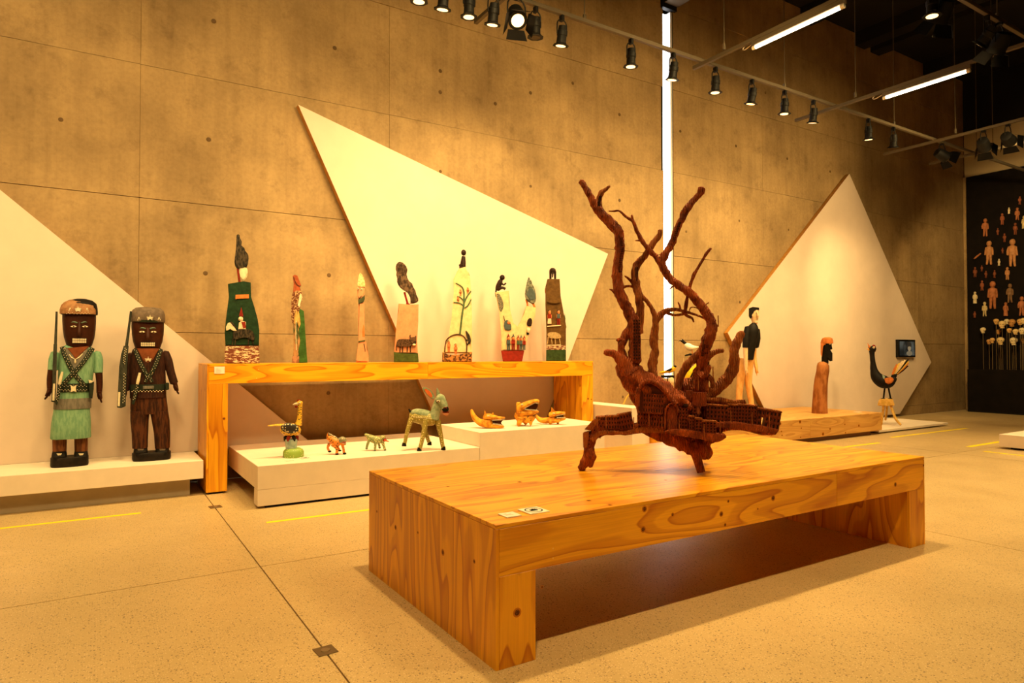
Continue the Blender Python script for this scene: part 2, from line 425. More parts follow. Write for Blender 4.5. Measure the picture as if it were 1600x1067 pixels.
floor_box(0.892, 3.015, 0.045, 'square steel floor box in the joint beside the big plywood bench')
floor_box(0.897, 6.34, 0.05, 'square steel floor box at the foot of the tall plywood bench')

# ================================================================ PLYWOOD BENCHES
def bench(name, label, x0, x1, y0, y1, h, beam, leg, seam, lift=0.0, cat='bench', mats=(None,)):
    t = thing(name, label, cat, ((x0 + x1) / 2, (y0 + y1) / 2, 0))
    cx, cy = (x0 + x1) / 2, (y0 + y1) / 2; th = 0.018; e = 0.0012
    def pan(nm, a, m):
        return obj(nm, B(a[0] - cx, a[1] - cx, a[2] - cy, a[3] - cy, a[4], a[5], 0.0012), m, t, smooth=False)
    b0 = h - beam
    pan('top_panel', (x0, seam - e, y0, y1, h - th, h), MAT_PX); pan('top_panel', (seam + e, x1, y0, y1, h - th, h), MAT_PX)
    for ya, yb in ((y0, y0 + th), (y1 - th, y1)):
        pan('fascia', (x0 + th, seam - e, ya, yb, b0, h - th - e), MAT_PX)
        pan('fascia', (seam + e, x1 - th, ya, yb, b0, h - th - e), MAT_PX)
        pan('leg_face', (x0 + th, x0 + leg, ya, yb, lift, b0 - e), MAT_PZ)
        pan('leg_face', (x1 - leg, x1 - th, ya, yb, lift, b0 - e), MAT_PZ)
    pan('side_panel', (x0, x0 + th - e, y0, y1, lift, h - th - e), MAT_PZ)
    pan('side_panel', (x1 - th + e, x1, y0, y1, lift, h - th - e), MAT_PZ)
    pan('inner_panel', (x0 + leg - th, x0 + leg, y0 + th + e, y1 - th - e, lift, b0), MAT_PZ)
    pan('inner_panel', (x1 - leg, x1 - leg + th, y0 + th + e, y1 - th - e, lift, b0), MAT_PZ)
    pan('soffit', (x0 + leg, x1 - leg, y0 + th + e, y1 - th - e, b0 + .004, b0 + .02), MAT_PX)
    if lift:
        for xa in (x0 + .03, x1 - leg + .03):
            for ya in (y0 + .03, y1 - .09):
                pan('foot', (xa, xa + leg - .06, ya, ya + .06, 0, lift), MAT_BLACK)
    return t
BIG = bench('plywood_bench', 'low wide plywood bench carrying the carved tree in the middle of the floor', 1.448, 4.992, 2.436, 3.985, 0.618, 0.222, 0.205, 3.93)
TALL = bench('plywood_bench', 'tall narrow plywood bench along the wall with a row of painted carvings', 0.895, 5.625, 6.92, 7.56, 1.250, 0.190, 0.188, 3.21, 0.02)
MAT_KNOT = streaks((0.07, 0.018, 0.004), (0.22, 0.07, 0.012), 220); MAT_KRING = plain('knot_halo', (0.50, 0.15, 0.006), 0.4); MAT_FILL = plain('wood_filler', (0.85, 0.52, 0.10), 0.5)
def knots(t, pts, plane, mat=None):
    """small round knots and filled nail holes flush with the veneer"""
    for (px, py, r) in pts:
        c = gy(px, py, plane[1]) if plane[0] == 'y' else gx(px, py, plane[1]) if plane[0] == 'x' else gz(px, py, plane[1])
        c = c - t.location; ax = {'y': Vector((0, -1, 0)), 'x': Vector((-1, 0, 0)), 'z': Vector((0, 0, 1))}[plane[0]]
        if not mat:
            bm = bmesh.new(); cyl(bm, c, c + ax * .0003, r * 1.5, n=16); obj('knot_ring', bm, MAT_KRING, t)
        bm = bmesh.new(); cyl(bm, c, c + ax * .0006, r, r * .9, 12); obj('knot' if not mat else 'nail_filler', bm, mat or MAT_KNOT, t)
knots(BIG, [(808, 957, .014), (1007, 795, .011), (1005, 827, .011), (1051, 804, .007), (1127, 803, .010), (1138, 783, .006), (1133, 820, .007), (1208, 778, .012), (1399, 757, .011), (1443, 727, .007), (847, 917, .005), (1184, 795, .004)], ('y', 2.4359))
knots(BIG, [(864, 857, .004), (864, 872, .004), (1441, 748, .006)], ('y', 2.4359), MAT_FILL)
knots(BIG, [(618, 824, .010), (692, 863, .011), (653, 832, .006), (741, 877, .007), (589, 799, .006)], ('x', 1.4479))
knots(BIG, [(812, 753, .010), (920, 782, .010), (953, 789, .009), (1040, 750, .007), (700, 760, .008)], ('z', .6181))
knots(TALL, [(919, 623, .010), (924, 624, .007), (350, 654, .010)], ('y', 6.9199)); knots(TALL, [(401, 591, .006), (404, 577, .005), (783, 574, .006), (783, 581, .006)], ('y', 6.9199), MAT_FILL)
def low_platform():
    x0, x1, y0, y1, h = 5.97, 11.14, 6.1, 7.55, 0.365
    t = thing('plywood_platform', 'low plywood platform on a recessed plinth under the white kite board', 'platform', ((x0 + x1) / 2, (y0 + y1) / 2, 0))
    cx, cy = (x0 + x1) / 2, (y0 + y1) / 2; sm = 9.17; lo = 0.072; e = .0012; th = .018
    def pan(nm, a, m): return obj(nm, B(a[0] - cx, a[1] - cx, a[2] - cy, a[3] - cy, a[4], a[5], 0.0012), m, t, smooth=False)
    pan('top_panel', (x0, sm - e, y0, y1, h - th, h), MAT_PXP); pan('top_panel', (sm + e, x1, y0, y1, h - th, h), MAT_PXP)
    for ya, yb in ((y0, y0 + th), (y1 - th, y1)):
        pan('fascia', (x0 + th, sm - e, ya, yb, lo, h - th - e), MAT_PXP); pan('fascia', (sm + e, x1 - th, ya, yb, lo, h - th - e), MAT_PXP)
    pan('side_panel', (x0, x0 + th - e, y0, y1, lo, h - th - e), MAT_PY); pan('side_panel', (x1 - th + e, x1, y0, y1, lo, h - th - e), MAT_PY)
    pan('soffit', (x0 + th, x1 - th, y0 + th + e, y1 - th - e, lo, lo + .012), MAT_PX)
    knots(t, [(1219, 662, .017), (1250, 659, .018), (1252, 669, .009), (1221, 674, .010), (1286, 678, .018), (1297, 670, .012), (1320, 663, .010), (1342, 665, .014), (1251, 683, .008), (1321, 676, .009), (1222, 680, .009)], ('y', y0 - .0001))
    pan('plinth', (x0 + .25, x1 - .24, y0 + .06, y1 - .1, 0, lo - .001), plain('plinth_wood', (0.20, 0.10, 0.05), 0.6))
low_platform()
# ---- white platforms
def white(name, label, parts, cat='platform'):
    xs_ = [p[1] for p in parts] + [p[2] for p in parts]; ys_ = [p[3] for p in parts] + [p[4] for p in parts]
    cx, cy = (min(xs_) + max(xs_)) / 2, (min(ys_) + max(ys_)) / 2
    t = thing(name, label, cat, (cx, cy, 0))
    for p in parts:
        obj(p[0], B(p[1] - cx, p[2] - cx, p[3] - cy, p[4] - cy, p[5], p[6], 0.003), p[7] if len(p) > 7 else MAT_WHITE, t, smooth=False)
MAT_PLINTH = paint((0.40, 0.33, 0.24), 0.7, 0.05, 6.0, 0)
white('white_platform', 'white platform with a recessed plinth under the two carved soldiers',
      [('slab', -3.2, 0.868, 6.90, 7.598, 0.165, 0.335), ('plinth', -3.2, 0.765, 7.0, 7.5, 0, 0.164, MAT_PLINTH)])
white('white_platform', 'low white platform open beneath, with the speckled hen and the donkey',
      [('slab', 1.192, 3.398, 6.05, 7.57, 0.165, 0.372), ('front_panel', 1.192, 3.398, 6.05, 6.20, 0.022, 0.164), ('foot', 1.26, 3.3, 6.08, 6.16, 0, 0.021, MAT_BLACK), ('rear_support', 1.7, 3.39, 7.2, 7.5, 0, 0.164, MAT_BLACK)])
white('white_block', 'white block under the three snarling wooden beasts', [('block', 3.402, 5.09, 6.05, 7.0, 0.02, 0.525), ('foot', 3.45, 5.04, 6.1, 6.95, 0, 0.019, MAT_BLACK)], 'plinth')
white('white_block', 'higher white block at the right leg of the tall plywood bench', [('block', 5.66, 5.955, 6.2, 7.58, 0.02, 0.672), ('foot', 5.68, 5.93, 6.25, 7.5, 0, 0.019, MAT_BLACK)], 'plinth')
white('white_board', 'thin white floor board under the black bird', [('slab', 11.155, 13.5, 6.16, 7.57, 0.022, 0.060), ('foot', 11.25, 13.4, 6.24, 7.4, 0, 0.021, MAT_BLACK)], 'platform')
white('white_plinth', 'low white plinth standing alone before the black wall', [('slab', 10.88, 14.0, 3.2, 4.30, 0.03, 0.205), ('foot', 10.98, 13.9, 3.3, 4.2, 0, 0.029, MAT_BLACK)], 'plinth')
# ---- leaning white boards on the wall
def board(label, pts, y0=7.600, y1=7.690):
    cx = sum(p[0] for p in pts) / len(pts); z0 = min(p[1] for p in pts)
    t = thing('display_board', label, 'board', (cx, y0, z0))
    loc = [(x - cx, z - z0) for x, z in pts]
    obj('face', slab(bmesh.new(), loc, 0.0, 0.004), MAT_BOARD, t, smooth=False)
    n = len(loc)
    sg = sum(loc[i][0] * loc[(i + 1) % n][1] - loc[(i + 1) % n][0] * loc[i][1] for i in range(n))
    for i in range(n):
        a = Vector(loc[i]); c = Vector(loc[(i + 1) % n]); d = (c - a).normalized(); nn = Vector((-d.y, d.x)) * (0.02 if sg > 0 else -0.02)
        obj('edge_strip', slab(bmesh.new(), [tuple(a), tuple(c), tuple(c + nn - d * .02), tuple(a + nn + d * .02)], 0.0045, y1 - y0), MAT_EDGE, t, smooth=False)
board('white triangular board sloping down behind the two carved soldiers', [(-3.0, 4.83), (2.03, 0.374), (2.03, 0.336), (-3.0, 0.336)])
board('large white kite-shaped board behind the row of painted carvings', [(1.908, 4.173), (6.469, 2.844), (5.14, 0.02), (3.87, 0.02)])
board('white five-sided board with a small screen behind the walking man', [(12.786, 4.967), (15.93, 1.154), (14.58, 0.061), (10.30, 0.061), (9.124, 1.705)])
# ---- cards
def card(label, x, y, z, wx, wy, rx=0.0, rz=0.0, emblem=False, lines=3):
    t = thing('label_card', label, 'label', (x, y, z), rz, 'exhibition cards')
    t.rotation_euler = (rx, 0, rz)
    obj('card', B(-wx / 2, wx / 2, -wy / 2, wy / 2, 0, 0.005, 0.0006), MAT_CARD, t, smooth=False)
    ink = plain('ink', (0.10, 0.06, 0.04), 0.6)
    bm = bmesh.new()
    if emblem:
        r0, r1 = wy * .40, wy * .34; N = 28
        for k in range(N):
            a, c = 2 * math.pi * k / N, 2 * math.pi * (k + 1) / N
            q = [(r0 * math.cos(a), r0 * math.sin(a)), (r0 * math.cos(c), r0 * math.sin(c)), (r1 * math.cos(c), r1 * math.sin(c)), (r1 * math.cos(a), r1 * math.sin(a))]
            bm.faces.new([bm.verts.new((p[0], p[1], .0056)) for p in q])
        for k, (ln, an) in enumerate(((.20, .25), (.24, .05), (.23, -.12), (.19, -.3), (.14, .75))):
            d = Vector((math.cos(an), math.sin(an), 0)) * wy; s_ = Vector((-d.y, d.x, 0)).normalized() * wy * .028
            p = Vector((-wy * .03, (0.10 - .055 * k if k < 4 else .1) * wy, .0056))
            bm.faces.new([bm.verts.new(v) for v in (p - s_, p + d * ln - s_, p + d * ln + s_, p + s_)])
        bm.faces.new([bm.verts.new((a * wy, c * wy, .0056)) for a, c in ((-.2, -.11), (-.02, -.12), (0, .13), (-.16, .12))])
        bmesh.ops.solidify(bm, geom=bm.faces[:], thickness=0.0005)
        obj('no_touching_emblem', bm, ink, t, smooth=False)
    else:
        for k in range(lines):
            ww = wx * (.22 if k == 0 else .5 - .06 * (k % 2)); yy = wy * (.18 - .17 * k)
            box(bm, -wx * .34, -wx * .34 + ww, yy, yy + wy * .035, .0052, .0056)
        obj('print', bm, plain('grey_ink', (0.35, 0.28, 0.2), 0.6), t, smooth=False)
card('small blank-looking card beside the emblem card on the big bench', 1.590, 2.552, 0.618, 0.078, 0.078)
card('card with a crossed hand emblem in a circle on the big bench', 1.727, 2.562, 0.618, 0.108, 0.108, emblem=True)
card('small printed card on the beam of the tall bench', 1.005, 6.9195, 1.190, 0.092, 0.068, rx=math.pi / 2, lines=4)
card('card with a crossed hand emblem on the white platform by the speckled hen', 1.66, 6.28, 0.372, 0.09, 0.09, emblem=True)
card('small printed card on the white platform by the speckled hen', 1.50, 6.22, 0.372, 0.07, 0.06)
card('small printed card on the low plywood platform', 10.85, 6.35, 0.365, 0.12, 0.09)

# ================================================================ TRACK LIGHTING
ZT = 5.0; YT = 5.67; YT2 = 3.245
def bar(name, label, a, c, sec=0.022):
    a = Vector(a); c = Vector(c); mid = (a + c) / 2
    t = thing(name, label, 'track', mid)
    d = c - a
    if abs(d.x) > abs(d.y): bm = B(-abs(d.x) / 2, abs(d.x) / 2, -sec, sec, -sec, sec, .003)
    else: bm = B(-sec, sec, -abs(d.y) / 2, abs(d.y) / 2, -sec, sec, .003)
    obj('rail', bm, MAT_STEEL, t, smooth=False); return t
def rods(t, pts):
    for p in pts:
        q = Vector(p) - t.location; bm = bmesh.new()
        cyl(bm, q + Vector((0, 0, .02)), q + Vector((0, 0, ZC - ZT)), 0.006, n=6); cyl(bm, q + Vector((0, 0, .0)), q + Vector((0, 0, .07)), 0.02, n=8)
        obj('hanger_rod', bm, MAT_STEEL, t)
t = bar('lighting_track', 'long steel lighting track along the concrete wall with many spotlights', (-4.5, YT, ZT), (15.6, YT, ZT))
rods(t, [(x, YT, ZT) for x in (-2.0, 1.6, 4.5, 8.0, 10.8, 13.6)])
t = bar('lighting_track', 'steel lighting track over the floor parallel to the wall track', (-4.5, YT2, ZT), (15.6, YT2, ZT))
rods(t, [(x, YT2, ZT) for x in (-2.0, 1.6, 5.0, 8.3, 11.5)])
t = bar('lighting_track', 'steel lighting track over the open side of the hall', (-4.5, 0.82, ZT), (15.6, 0.82, ZT))
rods(t, [(x, 0.82, ZT) for x in (-2.0, 1.6, 5.0, 8.3, 11.5)])
for x, y1, lb in ((3.455, 6.25, 'steel cross rail under the wall track above the kite board'), (6.35, 5.80, 'steel cross rail carrying the glowing tube by the window slot'),
                  (9.12, 6.28, 'steel cross rail carrying the glowing tube above the five-sided board'), (12.02, 6.5, 'steel cross rail near the black wall holding barn-door lamps'), (13.37, 6.37, 'last steel cross rail before the black wall')):
    t = bar('lighting_track', lb, (x, -4.0, ZT - .046), (x, y1, ZT - .046))
    rods(t, [(x, y, ZT) for y in (YT - .35, YT2 - .4)])
MAT_TUBE = emit('fluorescent_tube', (1.0, 0.80, 0.52), 14.0)
def batten(x, y0, y1, label):
    t = thing('tube_light', label, 'light', (x, (y0 + y1) / 2, ZT - .066), 0, 'fluorescent tubes'); L = (y1 - y0) / 2
    obj('housing', B(-.022, .022, -L - .05, L + .05, -.055, -.003, .004), MAT_STEEL, t)
    bm = bmesh.new(); cyl(bm, (0, -L, -.078), (0, L, -.078), .019, n=14); obj('tube', bm, MAT_TUBE, t)
    for s in (-1, 1):
        bm = bmesh.new(); cyl(bm, (0, s * L, -.078), (0, s * (L + .04), -.078), .023, n=12); box(bm, -.012, .012, s * L + (.0 if s > 0 else -.04), s * L + (.04 if s > 0 else 0), -.075, -.05); obj('end_cap', bm, plain('cap_white', (.6, .52, .4), .4), t)
    bm = bmesh.new(); tube(bm, smooth_path([(Vector((0, L + .04, -.02)), .006), (Vector((.02, L + .16, -.04)), .006), (Vector((.03, L + .2, -.01)), .006), (Vector((.035, L + .12, .03)), .006)]), 6); obj('flex', bm, plain('white_flex', (.55, .45, .32), .5), t)
batten(6.35, 3.85, 4.87, 'glowing fluorescent tube under the cross rail by the window slot')
batten(9.12, 3.90, 4.89, 'glowing fluorescent tube under the cross rail above the five-sided board')

MAT_LENS = emit('lamp_lens', (1.0, 0.58, 0.22), 3.2)
MAT_LENS_OFF = plain('lamp_lens_off', (0.03, 0.02, 0.015), 0.2)
def lamp_spot(name, p, tgt, watts, deg, blend=0.55, size=0.06):
    ld = bpy.data.lights.new(name, 'SPOT'); ld.energy = watts; ld.color = WARM; ld.spot_size = math.radians(deg)
    ld.spot_blend = blend; ld.shadow_soft_size = size
    o = bpy.data.objects.new(name, ld); COL.objects.link(o); o.location = p
    o.rotation_euler = (Vector(tgt) - Vector(p)).to_track_quat('-Z', 'Y').to_euler(); return o
SPOT_ME = {}
def spot(x, y, tgt, label, lit=True, watts=0.0, deg=75, group='can spotlights on the wall track', blend=0.6, size=0.06):
    """theatre can: clamp, yoke, can body, collar, colour-frame flange, lens"""
    p = Vector((x, y, ZT - .24)); t = thing('track_spotlight', label, 'spotlight', p, 0, group)
    aim = (Vector(tgt) - p).normalized()
    tilt = Vector((aim.x * .35, aim.y * .35, aim.z)).normalized()      # the can hangs nearly straight down
    q = tilt.to_track_quat('-Z', 'Y')
    if not SPOT_ME:
        bm = bmesh.new(); tube(bm, [(Vector((0, 0, z)), r) for z, r in ((.10, .030), (.098, .045), (.05, .050), (.045, .056), (-.0, .056), (-.005, .050), (-.07, .052))], 18); SPOT_ME['body'] = bm
        bm = bmesh.new(); tube(bm, [(Vector((0, 0, -.071)), .055), (Vector((0, 0, -.085)), .060), (Vector((0, 0, -.10)), .088), (Vector((0, 0, -.106)), .088), (Vector((0, 0, -.1062)), .054)], 8, cap=False); SPOT_ME['flange'] = bm
        bm = bmesh.new(); cyl(bm, (0, 0, -.088), (0, 0, -.1075), .053, n=20); SPOT_ME['lens'] = bm
        bm = bmesh.new(); tube(bm, smooth_path([(Vector((.062, 0, .01)), .007), (Vector((.062, 0, .12)), .007), (Vector((.03, 0, .165)), .007), (Vector((-.03, 0, .165)), .007), (Vector((-.062, 0, .12)), .007), (Vector((-.062, 0, .01)), .007)], 2), 6); SPOT_ME['yoke'] = bm
        bm = bmesh.new(); box(bm, -.018, .018, -.028, .028, .155, .217, .004); SPOT_ME['clamp'] = bm
        for k in list(SPOT_ME):
            m = bpy.data.meshes.new('spotlight_' + k); bmesh.ops.recalc_face_normals(SPOT_ME[k], faces=SPOT_ME[k].faces); SPOT_ME[k].to_mesh(m); SPOT_ME[k].free(); m.shade_smooth(); m.set_sharp_from_angle(angle=.7)
            m.materials.append(MAT_LENS if k == 'lens' else MAT_BLACK); SPOT_ME[k] = m
        m = SPOT_ME['lens'].copy(); m.materials[0] = MAT_LENS_OFF; SPOT_ME['lens_off'] = m
    for k in ('body', 'flange', 'lens', 'yoke', 'clamp'):
        o = bpy.data.objects.new(k, SPOT_ME['lens_off' if k == 'lens' and not lit else k]); COL.objects.link(o); o.parent = t
        if k in ('body', 'flange', 'lens'): o.rotation_mode = 'QUATERNION'; o.rotation_quaternion = q
    if lit and watts:
        lp = p + tilt * .12
        lamp_spot('spot_beam', lp, tgt, watts, deg, blend, size)
def barn(p, tgt, label, lit=False, watts=0.0, deg=60):
    """fresnel lantern with barn doors"""
    p = Vector(p); t = thing('barn_door_lamp', label, 'spotlight', p, 0, 'fresnel lamps with barn doors')
    aim = (Vector(tgt) - p).normalized(); q = aim.to_track_quat('-Z', 'Y')
    def ad(nm, bm, m):
        o = obj(nm, bm, m, t); o.rotation_mode = 'QUATERNION'; o.rotation_quaternion = q; return o
    bm = bmesh.new(); tube(bm, [(Vector((0, 0, z)), r) for z, r in ((.12, .05), (.11, .075), (.0, .09), (-.06, .09), (-.07, .098), (-.09, .098))], 18); ad('body', bm, MAT_BLACK)
    bm = bmesh.new(); cyl(bm, (0, 0, -.09), (0, 0, -.094), .066, n=20); ad('lens', bm, emit('fresnel_lens', (1.0, .62, .25), 3.2) if lit else MAT_LENS_OFF)
    for k in range(4):
        a = k * math.pi / 2; M = Matrix.Rotation(a, 4, 'Z')
        bm = bmesh.new(); vs = [bm.verts.new(M @ Vector(v)) for v in ((-.085, .095, -.09), (.085, .095, -.09), (.11, .150, -.20), (-.11, .150, -.20))]; bm.faces.new(vs)
        bmesh.ops.solidify(bm, geom=bm.faces[:], thickness=.003); ad('barn_door', bm, MAT_BLACK)
    bm = bmesh.new(); zt = (ZT - .023 if abs(p.x - 12.02) > .01 else ZT - .069) - p.z
    tube(bm, smooth_path([(Vector((.105, 0, 0)), .008), (Vector((.105, 0, zt * .6)), .008), (Vector((.05, 0, zt * .92)), .008), (Vector((-.05, 0, zt * .92)), .008), (Vector((-.105, 0, zt * .6)), .008), (Vector((-.105, 0, 0)), .008)], 2), 6)
    box(bm, -.02, .02, -.03, .03, zt * .88, zt - .001); obj('yoke', bm, MAT_BLACK, t)
    if lit and watts: lamp_spot('spot_beam', p + aim * .15, tgt, watts, deg)
def track_x(px, py):
    return gy(px, py, YT).x
SPX = [(655, -10), (693, 2), (733, 12), (771, 20), (837, 42), (878, 50), (986, 82), (1052, 104), (1118, 125), (1175, 145), (1226, 162), (1271, 178), (1357, 209), (1396, 222)]
side = ['left of the kite board', 'above the kite board tip', 'second beyond the kite board tip', 'above the kite board middle', 'unlit, beside the glaring lamp', 'before the hanger of the wall track', 'just before the window slot', 'hanging across the window slot', 'just past the window slot', 'second past the window slot', 'before the second cross rail', 'touching the second cross rail', 'above the five-sided board', 'second above the five-sided board']
for i, (px, py) in enumerate(SPX):
    X = track_x(px, py)
    spot(X, YT, (X + (.1 if i < 11 else 1.0 + .7 * (i - 11)), YW - .1 if i % 2 else 6.6, 1.9 if i % 2 else .3), 'black can spotlight on the wall track, ' + side[i], lit=(i != 4), watts=SPOT_W * (1.0 if i < 6 else 1.15 if i < 10 else 1.7 if i < 13 else 4.0), deg=(110 if i < 13 else 62) if i % 2 else 80, blend=1.0 if i % 2 else .8)
for X in (-3.2, -2.2, -1.0, 0.2, 1.2, 2.0):
    spot(X, YT, (X + .1, 6.9, .6), 'black can spotlight on the wall track over the carved soldiers', watts=SPOT_W, deg=90, blend=.9)
xb = gy(803, 18, YT).x
barn((xb, YT - .05, ZT - .22), (xb - .8, 3.4, 1.8), 'glaring lamp with barn doors on the wall track turned to the room', lit=True)
xb = gy(1472, 235, YT).x
barn((xb, YT, ZT - .22), (xb + 2.4, 4.5, 3.4), 'barn door lamp at the far end of the wall track')
for (px, py, Y, lb) in ((1537, 220, 5.1, 'barn door lamp pointing down before the plaster band'), (1575, 208, 4.75, 'barn door lamp turned sideways before the plaster band')):
    X = 12.02; c = gx(px, py, X); barn((X, c.y, ZT - .30), (17.6, c.y + (1.2 if px < 1550 else .6), 1.8 if px < 1550 else 3.4), lb, lit=True, watts=420, deg=75)
for (px, py, lb) in ((1472, 22, 'barn door lamp under the floor track by the ceiling'), (1562, 82, 'barn door lamp under the floor track nearest the glowing tube')):
    c = gy(px, py, YT2); barn((c.x, YT2, ZT - .26), (c.x + .9, 5.2, 2.0), lb)
# room spots on the two tracks over the open floor
for k, X in enumerate((-3.4, -1.8, 0.0, 1.9, 2.9, 4.3, 5.6, 6.9, 8.05, 9.6, 11.0, 12.4)):
    spot(X, YT2 + .0, (X - .2, 3.6, 0.0) if k % 2 else (X + .3, YW, 3.2), 'black can spotlight on the track over the big bench' if k % 2 else 'black can spotlight turned to the wall on the track over the big bench', watts=ROOM_W * (({1: .9, 3: .9, 5: 1.15, 7: 1.6, 9: 1.4, 11: 1.2}[k]) if k % 2 else 1.25), deg=88 if k % 2 else 100, group='can spotlights over the floor', blend=.9, size=.08 if k % 2 else .45)
for X in (-3.0, 0.4, 3.8, 7.2, 10.6):
    spot(X, 0.82, (X + .2, 1.7, 0.0), 'black can spotlight on the track over the open floor', watts=ROOM_W * (.95 if X < 5 else .6), deg=96, group='can spotlights over the open side', blend=.8)

# ================================================================ THE CARVED TREE ON THE BIG BENCH
def wood_tree(a=(0.12, 0.014, 0.002), c=(0.47, 0.088, 0.010)):
    m, n, l, b = nt('carved_red_wood'); v = coords(n, l, (1, 1, 1), rnd=True)
    t = noise_n(n, l, v, 14.0, 5, 0.65); r = ramp(n, [(0.32, a), (0.66, c)]); l.new(t.outputs['Fac'], r.inputs[0])
    l.new(r.outputs[0], b.inputs['Base Color']); b.inputs['Roughness'].default_value = 0.62; b.inputs['Specular IOR Level'].default_value = 0.3
    wv = n.new('ShaderNodeTexWave'); wv.inputs['Scale'].default_value = 26.0; wv.inputs['Distortion'].default_value = 7.0
    wv.inputs['Detail'].default_value = 3; l.new(v.outputs[0], wv.inputs['Vector'])
    h = math_n(n, l, 'ADD', wv.outputs['Fac'], t.outputs['Fac']); bump(n, l, b, h, 0.9, 0.009); return m
MAT_TREE = wood_tree(); MAT_TREE_L = wood_tree((0.20, 0.040, 0.007), (0.52, 0.150, 0.028)); MAT_TREE_D = plain('painted_window_shade', (0.022, 0.005, 0.002), 0.8)  # last one: dark tone on proud boxes, painted shade of window openings
MAT_HOUSE = wood_tree((0.14, 0.018, 0.003), (0.32, 0.054, 0.008))
def tree():
    k = K(1000, 738, gz(1000, 738, 0.618)); t = k.thing('carved_tree', 'dark red carved tree trunk with branches and tiny houses on the big bench', 'sculpture')
    s = [0]
    def br(nm, pts, mat=MAT_TREE, n=12, rough=0.35):
        s[0] += 3.1
        return k.tube(nm, pts, mat, t, n=n, sub=5, rough=rough, seed=s[0], round_end=True)
    # trunk, hull and feet fused into one continuous body
    bm = bmesh.new()
    for pts in ([(974, 566, 15, 8), (990, 590, 22, 6), (1012, 606, 25, 6), (1036, 622, 26, 10), (1058, 640, 26, 14), (1072, 660, 24, 20), (1085, 684, 18, 25), (1100, 700, 15, 30)],
                [(1000, 600, 22, 20), (1012, 630, 22, 25), (1030, 655, 22, 25), (1060, 672, 20, 22)],
                [(1000, 668, 8, 4), (1030, 676, 13, 6), (1060, 686, 16, 10), (1082, 696, 17, 16), (1098, 704, 15, 24), (1104, 710, 9, 36)],
                [(1030, 668, 9, 2), (1008, 666, 9, 0), (985, 670, 8, 0), (962, 673, 7, 0), (942, 674, 7, 0), (928, 680, 9, 0), (921, 694, 9, 0), (919, 710, 8, 0), (914, 722, 8, 0), (908, 733, 6.5, 0)],
                [(921, 702, 8, -3), (924, 714, 8, -4), (923, 726, 5, -5), (921, 730, 2.5, -5)],
                [(1100, 690, 10, 20), (1110, 684, 9, 15), (1120, 680, 6, 8), (1129, 678, 2.5, 4)],
                [(1078, 668, 12, 20), (1110, 671, 8, 16), (1135, 667, 6.5, 14), (1165, 668, 6, 12), (1192, 674, 6, 10), (1206, 676, 5, 8), (1214, 673, 2.5, 6)],
                [(1073, 600, 20, 60), (1090, 630, 24, 50), (1082, 660, 24, 40)],
                [(1092, 700, 12, 60), (1098, 700, 10, 90), (1104, 713, 7, 108)]):
        tube(bm, k.T(pts, 4), 12, rough=.3, seed=pts[0][0], round_end=True)
    tr = k.add('trunk', bm, MAT_TREE, t)
    md = tr.modifiers.new('fuse', 'REMESH'); md.mode = 'VOXEL'; md.voxel_size = 0.007; md.use_smooth_shade = True
    sm = tr.modifiers.new('ease', 'SMOOTH'); sm.factor = 0.5; sm.iterations = 3
    dg = bpy.context.evaluated_depsgraph_get(); me = bpy.data.meshes.new_from_object(tr.evaluated_get(dg))
    tr.modifiers.clear(); old = tr.data; tr.data = me
    for v in me.vertices:
        if v.co.z < 0.0: v.co.z = 0.0
    me.shade_smooth()
    # spiral-carved front foot
    k.tube('leg', [(1080, 692, 8, 2), (1086, 708, 7, 0), (1091, 722, 6.6, 0), (1095.5, 737.5, 6.2, 0)], MAT_TREE, t, n=12, sub=5)
    # branches
    br('branch', [(990, 572, 10, 4), (992, 545, 9, 3), (991, 518, 8.5), (987, 498, 8.5), (978, 478, 8.5), (969, 460, 9), (965, 440, 8.2), (965, 418, 7.6), (968, 392, 7.2), (968, 372, 7.6), (964, 360, 8.5), (953, 347, 8), (940, 334, 8), (930, 321, 7), (923, 308, 5.8), (916, 296, 5), (908, 283, 4.6)])
    br('branch', [(938, 332, 5), (936, 314, 4.3), (939, 303, 4.6), (945, 297, 3.4), (953, 291, 1.6)], MAT_TREE_L, 10)
    br('branch', [(999, 520, 6, 12), (1000, 490, 6.2, 10), (998, 462, 6.4, 8), (993, 441, 6.4, 8), (992, 424, 5.6, 8), (997, 411, 5.6, 8), (1007, 401, 5.2, 8), (1014, 390, 4.8, 8), (1021, 379, 5, 8), (1029, 370, 4.2, 8), (1032, 360, 4.2, 8)], MAT_TREE_L)
    br('twig', [(976, 431, .8, 4), (984, 437, 2.2, 6), (993, 445, 4, 8)], n=8)
    br('twig', [(974, 449, 2.2, 0), (982, 447, 2, 4), (991, 448, 2.4, 8)], n=8)
    br('twig', [(952, 452, .8), (957, 454, 2), (963, 460, 3)], n=8)
    br('branch', [(1000, 461, 4, 8), (1010, 470, 3.2, 8), (1018, 481, 3.2, 10), (1023, 494, 4.4, 12), (1024, 510, 5.4, 14), (1021, 530, 6.6, 16), (1023, 550, 6.6, 16), (1019, 574, 7.5, 14), (1020, 590, 9, 12)], MAT_TREE_L)
    br('branch', [(1024, 504, 5, 14), (1030, 494, 5.2, 14), (1040, 486, 4.6, 14), (1052, 483.5, 2.8, 14), (1064, 485, 2.5, 12), (1075, 488, 2.2, 8), (1090, 493, 1.8, 4), (1104, 499, 1.4, 0)], MAT_TREE_L, 10)
    br('twig', [(1042, 489, 3, 14), (1053, 492.5, 2.2, 14), (1068, 491, 2, 12)], MAT_TREE_L, 8)
    br('twig', [(1066, 486, 2, 12), (1074, 494, 2.2, 10), (1081, 497, 2, 8), (1084, 503, 1.2, 6)], MAT_TREE_L, 8)
